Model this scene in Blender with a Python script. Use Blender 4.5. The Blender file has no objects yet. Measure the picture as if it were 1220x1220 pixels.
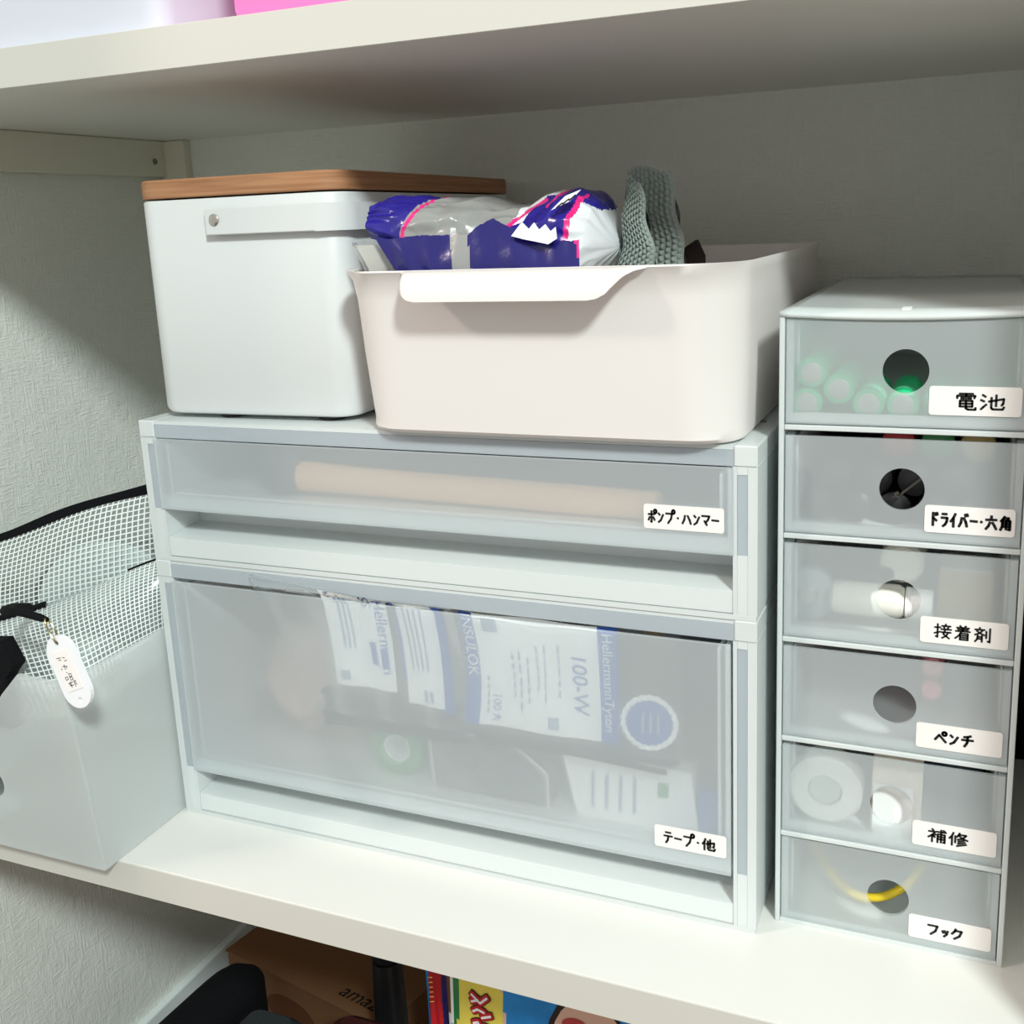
import bpy, bmesh, math, random
from mathutils import Vector, Matrix
from mathutils.noise import noise as pnoise
random.seed(7)
sc = bpy.context.scene
C = sc.collection
PI = math.pi

# ------------------------------------------------------------------ camera
cd = bpy.data.cameras.new('camera')
cam = bpy.data.objects.new('camera', cd); C.objects.link(cam)
R_ = Vector((0.92492, 0.37799, -0.04055)); U_ = Vector((-0.04434, 0.21319, 0.97600)); F_ = Vector((-0.37757, 0.90093, -0.21394))
m3 = Matrix((R_, U_, -F_)).transposed()
cam.matrix_world = Matrix.Translation((0.46151, -0.47898, 0.36554)) @ m3.to_4x4()
cd.sensor_fit = 'HORIZONTAL'; cd.sensor_width = 36.0
cd.lens = 36.0 * 1251.62 / 1220
cd.shift_x = -34.73 / 1220; cd.shift_y = -72.25 / 1220
cd.clip_start = 0.01
sc.camera = cam

# ------------------------------------------------------------------ world, lamps, exposure
w = bpy.data.worlds.new('room_light'); sc.world = w; w.use_nodes = True
w.node_tree.nodes['Background'].inputs[0].default_value = (0.96, 0.96, 0.92, 1)
w.node_tree.nodes['Background'].inputs[1].default_value = 0.66

def lamp(name, loc, aim, size, power, col):
    l = bpy.data.lights.new(name, 'AREA'); l.shape = 'DISK'; l.size = size; l.energy = power; l.color = col
    o = bpy.data.objects.new(name, l); C.objects.link(o); o.location = loc
    o.rotation_euler = (Vector(aim) - Vector(loc)).to_track_quat('-Z', 'Y').to_euler()
lamp('ceiling_lamp_cool', (1.72, -1.80, 1.98), (0.2, 0.0, 0.2), 0.36, 79, (0.90, 1.0, 0.97))
lamp('ceiling_lamp_warm', (-2.0, -1.62, 1.85), (0.3, 0.0, 0.2), 0.30, 32, (1.0, 0.84, 0.76))

sc.view_settings.view_transform = 'Standard'; sc.view_settings.look = 'None'
sc.view_settings.gamma = 1.0; sc.view_settings.use_curve_mapping = False
sc.view_settings.exposure = 0.0
sc.cycles.max_bounces = 24; sc.cycles.diffuse_bounces = 14; sc.cycles.glossy_bounces = 6
sc.cycles.transmission_bounces = 20; sc.cycles.transparent_max_bounces = 24
sc.cycles.caustics_refractive = True; sc.cycles.caustics_reflective = False
sc.cycles.sample_clamp_indirect = 10.0
sc.cycles.use_denoising = True

# ------------------------------------------------------------------ materials
def srgb(r, g, b):
    f = lambda c: (c / 255) / 12.92 if c / 255 <= 0.04045 else (((c / 255) + 0.055) / 1.055) ** 2.4
    return (f(r), f(g), f(b), 1.0)

def mat(name, col, rough=0.5, spec=0.5, bump=None, metal=0.0, trans=0.0, vary=0.0, vscale=20, coat=0.0, sss=0.0):
    m = bpy.data.materials.new(name); m.use_nodes = True
    nt = m.node_tree; b = nt.nodes['Principled BSDF']
    b.inputs['Base Color'].default_value = col; b.inputs['Roughness'].default_value = rough
    b.inputs['Specular IOR Level'].default_value = spec; b.inputs['Metallic'].default_value = metal
    b.inputs['Transmission Weight'].default_value = trans; b.inputs['Coat Weight'].default_value = coat
    tc = nt.nodes.new('ShaderNodeTexCoord')
    if vary:
        n = nt.nodes.new('ShaderNodeTexNoise'); n.inputs['Scale'].default_value = vscale; n.inputs['Detail'].default_value = 4
        nt.links.new(tc.outputs['Object'], n.inputs['Vector'])
        mx = nt.nodes.new('ShaderNodeMix'); mx.data_type = 'RGBA'
        mx.inputs['A'].default_value = tuple(c * (1 - vary) for c in col[:3]) + (1,)
        mx.inputs['B'].default_value = tuple(min(1, c * (1 + vary)) for c in col[:3]) + (1,)
        nt.links.new(n.outputs['Fac'], mx.inputs['Factor']); nt.links.new(mx.outputs['Result'], b.inputs['Base Color'])
    if bump:
        scale, strength, dist = bump
        n = nt.nodes.new('ShaderNodeTexNoise'); n.inputs['Scale'].default_value = scale; n.inputs['Detail'].default_value = 5
        nt.links.new(tc.outputs['Object'], n.inputs['Vector'])
        bp = nt.nodes.new('ShaderNodeBump'); bp.inputs['Strength'].default_value = strength; bp.inputs['Distance'].default_value = dist
        nt.links.new(n.outputs['Fac'], bp.inputs['Height']); nt.links.new(bp.outputs['Normal'], b.inputs['Normal'])
    return m

def wallpaper(name, col):
    m = bpy.data.materials.new(name); m.use_nodes = True
    nt = m.node_tree; b = nt.nodes['Principled BSDF']
    b.inputs['Base Color'].default_value = col; b.inputs['Roughness'].default_value = 0.75; b.inputs['Specular IOR Level'].default_value = 0.25
    tc = nt.nodes.new('ShaderNodeTexCoord'); hs = []
    for sx, sy, sz, amt in ((520, 520, 75, 1.0), (90, 90, 620, 1.0), (45, 45, 45, .8)):
        mp = nt.nodes.new('ShaderNodeMapping'); mp.inputs['Scale'].default_value = (sx, sy, sz)
        n = nt.nodes.new('ShaderNodeTexNoise'); n.inputs['Scale'].default_value = 1.0; n.inputs['Detail'].default_value = 2; n.inputs['Distortion'].default_value = .6
        nt.links.new(tc.outputs['Object'], mp.inputs['Vector']); nt.links.new(mp.outputs['Vector'], n.inputs['Vector'])
        mu = nt.nodes.new('ShaderNodeMath'); mu.operation = 'MULTIPLY'; mu.inputs[1].default_value = amt
        nt.links.new(n.outputs['Fac'], mu.inputs[0]); hs.append(mu)
    a = nt.nodes.new('ShaderNodeMath'); a.operation = 'MAXIMUM'
    nt.links.new(hs[0].outputs[0], a.inputs[0]); nt.links.new(hs[1].outputs[0], a.inputs[1])
    a2 = nt.nodes.new('ShaderNodeMath'); a2.operation = 'ADD'
    nt.links.new(a.outputs[0], a2.inputs[0]); nt.links.new(hs[2].outputs[0], a2.inputs[1])
    bp = nt.nodes.new('ShaderNodeBump'); bp.inputs['Strength'].default_value = 0.55; bp.inputs['Distance'].default_value = 0.0022
    nt.links.new(a2.outputs[0], bp.inputs['Height']); nt.links.new(bp.outputs['Normal'], b.inputs['Normal'])
    return m

def frosted(name, tint, transp, refr, rough, ior=1.12, gloss=0.25, transl=0.5):
    """milky polypropylene: shares of straight and blurred see-through, the rest scatters (front and back)"""
    m = bpy.data.materials.new(name); m.use_nodes = True
    nt = m.node_tree; nt.nodes.clear(); N = nt.nodes.new; L = nt.links.new
    out = N('ShaderNodeOutputMaterial')
    d = N('ShaderNodeBsdfDiffuse'); d.inputs[0].default_value = tint
    t = N('ShaderNodeBsdfTranslucent'); t.inputs[0].default_value = tint
    dt = N('ShaderNodeMixShader'); dt.inputs[0].default_value = transl; L(d.outputs[0], dt.inputs[1]); L(t.outputs[0], dt.inputs[2])
    r = N('ShaderNodeBsdfRefraction'); r.inputs['Color'].default_value = (0.97, 0.985, 0.985, 1); r.inputs['Roughness'].default_value = rough; r.inputs['IOR'].default_value = ior
    tr = N('ShaderNodeBsdfTransparent'); tr.inputs[0].default_value = (0.97, 0.985, 0.985, 1)
    a = N('ShaderNodeMixShader'); a.inputs[0].default_value = refr / max(1e-6, refr + transp); L(tr.outputs[0], a.inputs[1]); L(r.outputs[0], a.inputs[2])
    b = N('ShaderNodeMixShader'); b.inputs[0].default_value = refr + transp; L(dt.outputs[0], b.inputs[1]); L(a.outputs[0], b.inputs[2])
    g = N('ShaderNodeBsdfGlossy'); g.inputs['Roughness'].default_value = gloss
    f = N('ShaderNodeFresnel'); f.inputs[0].default_value = 1.38
    lp = N('ShaderNodeMath'); lp.operation = 'MULTIPLY'; lp.inputs[1].default_value = 0.6; L(f.outputs[0], lp.inputs[0])
    c = N('ShaderNodeMixShader'); L(lp.outputs[0], c.inputs[0]); L(b.outputs[0], c.inputs[1]); L(g.outputs[0], c.inputs[2])
    L(c.outputs[0], out.inputs['Surface'])
    return m

def clear_face(name):
    m = bpy.data.materials.new(name); m.use_nodes = True
    nt = m.node_tree; nt.nodes.clear()
    out = nt.nodes.new('ShaderNodeOutputMaterial'); t = nt.nodes.new('ShaderNodeBsdfTransparent'); t.inputs[0].default_value = (.985, .99, .99, 1)
    nt.links.new(t.outputs[0], out.inputs['Surface']); return m

def mesh_vinyl(name, pitch):
    """clear vinyl sheet woven with white threads, on the sheet's own uv (metres)"""
    m = bpy.data.materials.new(name); m.use_nodes = True
    nt = m.node_tree; nt.nodes.clear(); N = nt.nodes.new; L = nt.links.new
    out = N('ShaderNodeOutputMaterial'); uv = N('ShaderNodeUVMap'); sp = N('ShaderNodeSeparateXYZ'); L(uv.outputs[0], sp.inputs[0])
    ms = []
    for k in (0, 1):
        mu = N('ShaderNodeMath'); mu.operation = 'MULTIPLY'; mu.inputs[1].default_value = 1 / pitch; L(sp.outputs[k], mu.inputs[0])
        fr = N('ShaderNodeMath'); fr.operation = 'FRACT'; L(mu.outputs[0], fr.inputs[0])
        lt = N('ShaderNodeMath'); lt.operation = 'LESS_THAN'; lt.inputs[1].default_value = 0.24; L(fr.outputs[0], lt.inputs[0]); ms.append(lt)
    mx = N('ShaderNodeMath'); mx.operation = 'MAXIMUM'; L(ms[0].outputs[0], mx.inputs[0]); L(ms[1].outputs[0], mx.inputs[1])
    p = N('ShaderNodeBsdfPrincipled'); p.inputs['Base Color'].default_value = srgb(226, 231, 229); p.inputs['Roughness'].default_value = 0.4
    t = N('ShaderNodeBsdfTransparent'); t.inputs[0].default_value = (0.90, 0.94, 0.95, 1)
    g = N('ShaderNodeBsdfGlossy'); g.inputs['Roughness'].default_value = 0.12
    d = N('ShaderNodeBsdfDiffuse'); d.inputs[0].default_value = (.8, .84, .84, 1)
    s0 = N('ShaderNodeMixShader'); s0.inputs[0].default_value = 0.07; L(t.outputs[0], s0.inputs[1]); L(d.outputs[0], s0.inputs[2])
    s = N('ShaderNodeMixShader'); s.inputs[0].default_value = 0.07; L(s0.outputs[0], s.inputs[1]); L(g.outputs[0], s.inputs[2])
    a = N('ShaderNodeMixShader'); L(mx.outputs[0], a.inputs[0]); L(s.outputs[0], a.inputs[1]); L(p.outputs[0], a.inputs[2])
    L(a.outputs[0], out.inputs['Surface'])
    return m

def wood(name, c1, c2, scale):
    m = bpy.data.materials.new(name); m.use_nodes = True
    nt = m.node_tree; b = nt.nodes['Principled BSDF']; b.inputs['Roughness'].default_value = 0.5; b.inputs['Specular IOR Level'].default_value = .3
    tc = nt.nodes.new('ShaderNodeTexCoord'); mp = nt.nodes.new('ShaderNodeMapping'); mp.inputs['Scale'].default_value = scale
    n = nt.nodes.new('ShaderNodeTexNoise'); n.inputs['Scale'].default_value = 1; n.inputs['Detail'].default_value = 6; n.inputs['Distortion'].default_value = .5
    cr = nt.nodes.new('ShaderNodeValToRGB'); cr.color_ramp.elements[0].position = .35; cr.color_ramp.elements[1].position = .65
    cr.color_ramp.elements[0].color = c1; cr.color_ramp.elements[1].color = c2
    nt.links.new(tc.outputs['Object'], mp.inputs[0]); nt.links.new(mp.outputs[0], n.inputs['Vector']); nt.links.new(n.outputs['Fac'], cr.inputs[0]); nt.links.new(cr.outputs[0], b.inputs['Base Color'])
    return m

M = {}
M['wall'] = wallpaper('ribbed_wallpaper', srgb(223, 225, 218))
M['shelf'] = mat('white_laminate', srgb(228, 226, 221), 0.38, 0.4, bump=(900, 0.05, 0.0003))
M['edge'] = mat('laminate_edge_shaded', srgb(206, 203, 195), 0.42, 0.4)  # greyer than the boards: shade of their front faces put into the colour
M['cleat'] = mat('painted_batten', srgb(214, 212, 196), 0.5)
M['floor'] = mat('floor_dark', srgb(96, 72, 52), 0.5, vary=.15)
M['base'] = mat('baseboard_white', srgb(225, 232, 232), 0.4)
M['screw'] = mat('screw_metal', srgb(130, 125, 115), 0.35, metal=1.0)
M['panel'] = frosted('frosted_panel', srgb(243, 251, 255), 0.32, 0.17, 0.42, transl=.32)
M['frame'] = frosted('frosted_frame', srgb(250, 255, 255), 0.09, 0.05, 0.36, transl=.27)
M['field'] = frosted('frosted_field', srgb(238, 247, 255), 0.16, 0.26, 0.34, transl=.36)
M['tray'] = frosted('frosted_tray', srgb(253, 255, 255), 0.03, 0.01, 0.30, transl=.16)
M['fpanel'] = frosted('small_front_panel', srgb(244, 251, 254), 0.32, 0.20, 0.36, transl=.33)
M['fbox'] = frosted('file_box_plastic', srgb(249, 254, 254), 0.22, 0.14, 0.30, transl=.28)
M['clearface'] = clear_face('smooth_inner_face')
M['film'] = frosted('clear_film', srgb(240, 243, 243), 0.80, 0.06, 0.1, gloss=0.1)
M['blister'] = frosted('clear_blister', srgb(240, 243, 243), 0.66, 0.10, 0.1, gloss=0.08)
M['label'] = mat('white_sticker', srgb(240, 235, 232), 0.45)
M['ink'] = mat('black_marker_ink', srgb(22, 20, 20), 0.5)
M['boxwhite'] = mat('powder_coated_white', srgb(215, 217, 217), 0.42, 0.4)
M['basket'] = mat('basket_plastic', srgb(228, 222, 219), 0.42, 0.45)
M['beech'] = wood('beech_lid', srgb(150, 104, 72), srgb(180, 132, 96), (14, 14, 420))
M['rubber'] = mat('black_rubber', srgb(28, 28, 30), 0.7)
M['chrome'] = mat('rivet_metal', srgb(200, 195, 185), 0.25, metal=1.0)
M['navy'] = mat('glossy_blue_film', srgb(38, 30, 135), 0.22, 0.6, bump=(60, .25, .002))
M['navydark'] = mat('dark_blue_film', srgb(30, 26, 105), 0.2, 0.6, bump=(70, .3, .002))
M['silver'] = mat('grey_net_film', srgb(150, 150, 148), 0.25, 0.6, bump=(70, .3, .002))
M['packwhite'] = mat('white_film', srgb(232, 234, 238), 0.25, 0.6, bump=(60, .25, .002))
M['magenta'] = mat('magenta_print', srgb(230, 40, 130), 0.3)
M['knit'] = mat('grey_chenille', srgb(150, 160, 155), 0.95, 0.1, bump=(700, .6, .001))
M['knitdark'] = mat('dark_cloth_edge', srgb(52, 44, 44), 0.95, 0.1)
M['steel'] = mat('battery_steel', srgb(196, 194, 190), 0.42, metal=1.0)
M['batt'] = mat('battery_green', srgb(24, 200, 130), 0.3)
M['battpale'] = mat('battery_print_pale', srgb(110, 220, 165), 0.3)
M['black'] = mat('black_plastic', srgb(24, 24, 26), 0.4)
M['blackfab'] = mat('black_fabric', srgb(14, 15, 18), 0.9, 0.15, bump=(500, .4, .001))
M['vinyl'] = mesh_vinyl('mesh_vinyl', 0.0033)
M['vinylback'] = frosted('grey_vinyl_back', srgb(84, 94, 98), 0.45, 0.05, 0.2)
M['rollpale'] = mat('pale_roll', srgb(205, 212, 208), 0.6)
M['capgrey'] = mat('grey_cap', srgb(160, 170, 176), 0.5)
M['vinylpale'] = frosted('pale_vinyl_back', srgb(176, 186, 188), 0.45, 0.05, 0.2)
M['midgrey'] = mat('mid_grey_cloth', srgb(135, 140, 150), 0.8)
M['rolldark'] = mat('dark_roll', srgb(40, 46, 54), 0.6)
M['tagwhite'] = mat('tag_plastic', srgb(236, 237, 241), 0.35)
M['brass'] = mat('key_ring_metal', srgb(165, 150, 110), 0.3, metal=1.0)
M['bin'] = mat('pale_bin_plastic', srgb(210, 211, 222), 0.35)
M['pink'] = mat('pink_plastic', srgb(246, 128, 196), 0.4)
M['paper'] = mat('paper_white', srgb(250, 250, 249), 0.6)
M['printblue'] = mat('print_blue', srgb(30, 84, 178), 0.5)
M['printnavy'] = mat('print_navy', srgb(40, 52, 110), 0.5)
M['printgrey'] = mat('print_grey', srgb(150, 165, 190), 0.5)
M['ties'] = mat('black_nylon', srgb(26, 32, 34), 0.45)
M['hammerwood'] = mat('handle_wood', srgb(236, 186, 142), 0.5, vary=.1)
M['pump'] = mat('pump_dark', srgb(44, 56, 70), 0.5)
M['pinkbag'] = mat('pink_brown_bag', srgb(215, 180, 168), 0.5, vary=.2, vscale=60)
M['green'] = mat('green_plastic', srgb(70, 150, 90), 0.4)
M['cream'] = mat('cream_plastic', srgb(240, 236, 226), 0.4)
M['darkgrey'] = mat('dark_grey_plastic', srgb(74, 84, 94), 0.45)
M['red'] = mat('red_plastic', srgb(190, 50, 50), 0.4)
M['yellow'] = mat('yellow_plastic', srgb(250, 215, 45), 0.35)
M['tan'] = mat('tan_plastic', srgb(200, 170, 110), 0.5)
M['rose'] = mat('rose_grip', srgb(225, 140, 150), 0.5)
M['tapewhite'] = mat('white_tape', srgb(244, 244, 240), 0.45)
M['peach'] = mat('peach_paper', srgb(238, 222, 205), 0.5)
M['card'] = mat('cardboard', srgb(118, 84, 58), 0.8, 0.1, vary=.08, vscale=30)
M['cardprint'] = mat('cardboard_print', srgb(92, 58, 38), 0.8, 0.1)
M['maroon'] = mat('dark_red_cloth', srgb(60, 26, 24), 0.95, 0.1, bump=(600, .5, .001))
M['weave'] = mat('dark_grey_weave', srgb(48, 52, 54), 0.9, 0.1, bump=(800, .8, .001))
M['packblue'] = mat('pack_blue', srgb(40, 140, 215), 0.25, vary=.3, vscale=70)
M['packyellow'] = mat('pack_yellow', srgb(245, 225, 95), 0.25)
M['packred'] = mat('pack_red', srgb(196, 34, 44), 0.3)
M['packgreen'] = mat('pack_green', srgb(45, 130, 70), 0.3, vary=.3, vscale=60)
M['skin'] = mat('printed_skin', srgb(235, 190, 170), 0.35)
M['hair'] = mat('printed_hair', srgb(40, 26, 22), 0.4)
M['lips'] = mat('printed_lips', srgb(195, 70, 70), 0.4)

# ------------------------------------------------------------------ mesh helpers
def link(name, bm, mats, parent=None, smooth=False, loc=None):
    me = bpy.data.meshes.new(name); bm.normal_update(); bm.to_mesh(me); bm.free()
    for m in (mats if isinstance(mats, (list, tuple)) else [mats]): me.materials.append(M[m])
    if smooth:
        for p in me.polygons: p.use_smooth = True
        try: me.set_sharp_from_angle(angle=math.radians(38))
        except Exception: pass
    o = bpy.data.objects.new(name, me); C.objects.link(o)
    if parent is not None: o.parent = parent
    if loc is not None: o.location = loc
    return o

def thing(name, label, cat, loc=(0, 0, 0), group=None):
    o = bpy.data.objects.new(name, None); C.objects.link(o); o.location = loc; o.empty_display_size = .01
    return tag(o, label, cat, group)

def tag(o, label, cat, group=None):
    o['label'] = label; o['category'] = cat
    if group: o['group'] = group
    return o

def box(bm, x0, x1, y0, y1, z0, z1, bev=0.0, seg=2, mi=0):
    r = bmesh.ops.create_cube(bm, size=1.0)
    vs = r['verts']
    for v in vs:
        v.co = Vector((x0 + (v.co.x + .5) * (x1 - x0), y0 + (v.co.y + .5) * (y1 - y0), z0 + (v.co.z + .5) * (z1 - z0)))
    fs = set(f for v in vs for f in v.link_faces)
    for f in fs: f.material_index = mi
    if bev > 0:
        es = list(set(e for v in vs for e in v.link_edges))
        bmesh.ops.bevel(bm, geom=es, offset=bev, segments=seg, affect='EDGES', profile=.5)
    return vs

def bx(*a, **k):
    bm = bmesh.new(); box(bm, *a, **k); return bm

def prism(bm, pts, f, d, mi=0):
    """polygon pts (2d) mapped to 3d by f, extruded by vector d"""
    d = Vector(d)
    a = [bm.verts.new(f(*p)) for p in pts]; b = [bm.verts.new(Vector(f(*p)) + d) for p in pts]
    n = len(pts); fs = [bm.faces.new(a), bm.faces.new(b[::-1])]
    for i in range(n): fs.append(bm.faces.new((a[(i + 1) % n], a[i], b[i], b[(i + 1) % n])))
    for q in fs: q.material_index = mi
    bmesh.ops.recalc_face_normals(bm, faces=fs)

def loft(bm, rings, cap0=True, cap1=True, mi=0, closed=True):
    vr = [[bm.verts.new(p) for p in r] for r in rings]
    n = len(rings[0]); fs = []
    for a, b in zip(vr, vr[1:]):
        for i in range(n if closed else n - 1):
            fs.append(bm.faces.new((a[i], a[(i + 1) % n], b[(i + 1) % n], b[i])))
    if cap0: fs.append(bm.faces.new(vr[0][::-1]))
    if cap1: fs.append(bm.faces.new(vr[-1]))
    for f in fs: f.material_index = mi
    bmesh.ops.recalc_face_normals(bm, faces=fs)
    return fs

def rrect(x0, x1, y0, y1, r, n=6):
    out = []
    for cx, cy, a0 in ((x1 - r, y0 + r, -90), (x1 - r, y1 - r, 0), (x0 + r, y1 - r, 90), (x0 + r, y0 + r, 180)):
        for k in range(n + 1):
            a = math.radians(a0 + 90 * k / n); out.append((cx + r * math.cos(a), cy + r * math.sin(a)))
    return out

def tube(bm, pts, r, n=8, mi=0, caps=True):
    pts = [Vector(p) for p in pts]; rings = []
    rs = r if isinstance(r, (list, tuple)) else [r] * len(pts)
    up = Vector((0.13, 0.27, 0.95))
    for i, p in enumerate(pts):
        t = (pts[min(i + 1, len(pts) - 1)] - pts[max(i - 1, 0)]).normalized()
        a = t.cross(up).normalized(); b = t.cross(a).normalized()
        rings.append([p + (a * math.cos(2 * PI * k / n) + b * math.sin(2 * PI * k / n)) * rs[i] for k in range(n)])
    loft(bm, rings, caps, caps, mi)

def lathe(bm, prof, c, axis='y', n=24, mi=0, mis=None):
    """prof: (radius, along) list; ends closed where radius > 0"""
    c = Vector(c); rings = []
    for r, h in prof:
        ring = []
        for k in range(n):
            a = 2 * PI * k / n; u, v = r * math.cos(a), r * math.sin(a)
            ring.append(c + (Vector((u, h, v)) if axis == 'y' else Vector((h, u, v)) if axis == 'x' else Vector((u, v, h))))
        rings.append(ring)
    if mis is None: loft(bm, rings, True, True, mi)
    else:
        vr = [[bm.verts.new(p) for p in r] for r in rings]; fs = []
        for j, (a, b) in enumerate(zip(vr, vr[1:])):
            for i in range(n):
                f = bm.faces.new((a[i], a[(i + 1) % n], b[(i + 1) % n], b[i])); f.material_index = mis[j]; fs.append(f)
        f = bm.faces.new(vr[0][::-1]); f.material_index = mis[0]; fs.append(f)
        f = bm.faces.new(vr[-1]); f.material_index = mis[-1]; fs.append(f)
        bmesh.ops.recalc_face_normals(bm, faces=fs)

def smooth(pts, n=6):
    P = [Vector(p) for p in pts]; out = []
    for i in range(len(P) - 1):
        a, b, c, d = P[max(0, i - 1)], P[i], P[i + 1], P[min(len(P) - 1, i + 2)]
        for k in range(n):
            t = k / n; out.append(.5 * ((2 * b) + (c - a) * t + (2 * a - 5 * b + 4 * c - d) * t * t + (3 * b - 3 * c + d - a) * t ** 3))
    return out + [P[-1]]

def holed_plate(bm, x0, x1, z0, z1, y0, y1, hx, hz, r, n=40, mi=0):
    ang = [2 * PI * k / n for k in range(n)]
    ang += [math.atan2(z - hz, x - hx) % (2 * PI) for x in (x0, x1) for z in (z0, z1)]
    ang = sorted(set(round(a, 9) for a in ang))
    inn, outr = [], []
    for a in ang:
        c, s = math.cos(a), math.sin(a)
        t = min([((x1 if c > 0 else x0) - hx) / c if abs(c) > 1e-9 else 9, ((z1 if s > 0 else z0) - hz) / s if abs(s) > 1e-9 else 9])
        inn.append((hx + r * c, hz + r * s)); outr.append((hx + t * c, hz + t * s))
    V = lambda p, y: bm.verts.new((p[0], y, p[1]))
    A, B, Cc, D = [V(p, y0) for p in inn], [V(p, y0) for p in outr], [V(p, y1) for p in inn], [V(p, y1) for p in outr]
    m = len(ang); fs = []
    for i in range(m):
        j = (i + 1) % m
        for q in ((A[i], B[i], B[j], A[j]), (Cc[i], Cc[j], D[j], D[i]), (A[i], A[j], Cc[j], Cc[i]), (B[i], D[i], D[j], B[j])):
            f = bm.faces.new(q); f.material_index = mi; fs.append(f)
    bmesh.ops.recalc_face_normals(bm, faces=fs)

def sheet(bm, S, nu, nv, mi=0, uvscale=None):
    """open sheet S(u, v), u and v in 0..1; uvs in metres when uvscale=(du, dv)"""
    g = [[bm.verts.new(S(i / nu, j / nv)) for j in range(nv + 1)] for i in range(nu + 1)]
    uvl = bm.loops.layers.uv.verify() if uvscale else None
    for i in range(nu):
        for j in range(nv):
            f = bm.faces.new((g[i][j], g[i + 1][j], g[i + 1][j + 1], g[i][j + 1])); f.material_index = mi; f.smooth = True
            if uvl:
                for l, (a, b) in zip(f.loops, ((i, j), (i + 1, j), (i + 1, j + 1), (i, j + 1))):
                    l[uvl].uv = (a / nu * uvscale[0], b / nv * uvscale[1])

def ribbon(bm, pts, wd, f, mi=1):
    """flat pen stroke along 2d pts, mapped by f(x, y)"""
    P = [Vector(p) for p in pts]
    for a, b in zip(P, P[1:]):
        t = (b - a)
        if t.length < 1e-9: continue
        t.normalize(); n = Vector((-t.y, t.x)) * wd / 2; e = t * wd * .35
        q = [a - e - n * .75, a - n, b - n, b + e - n * .75, b + e + n * .75, b + n, a + n, a - e + n * .75]
        fc = bm.faces.new([bm.verts.new(f(v.x, v.y)) for v in q]); fc.material_index = mi

def circ(cx, cy, r, n=10):
    return [(cx + r * math.cos(2 * PI * k / n), cy + r * math.sin(2 * PI * k / n)) for k in range(n + 1)]

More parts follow.
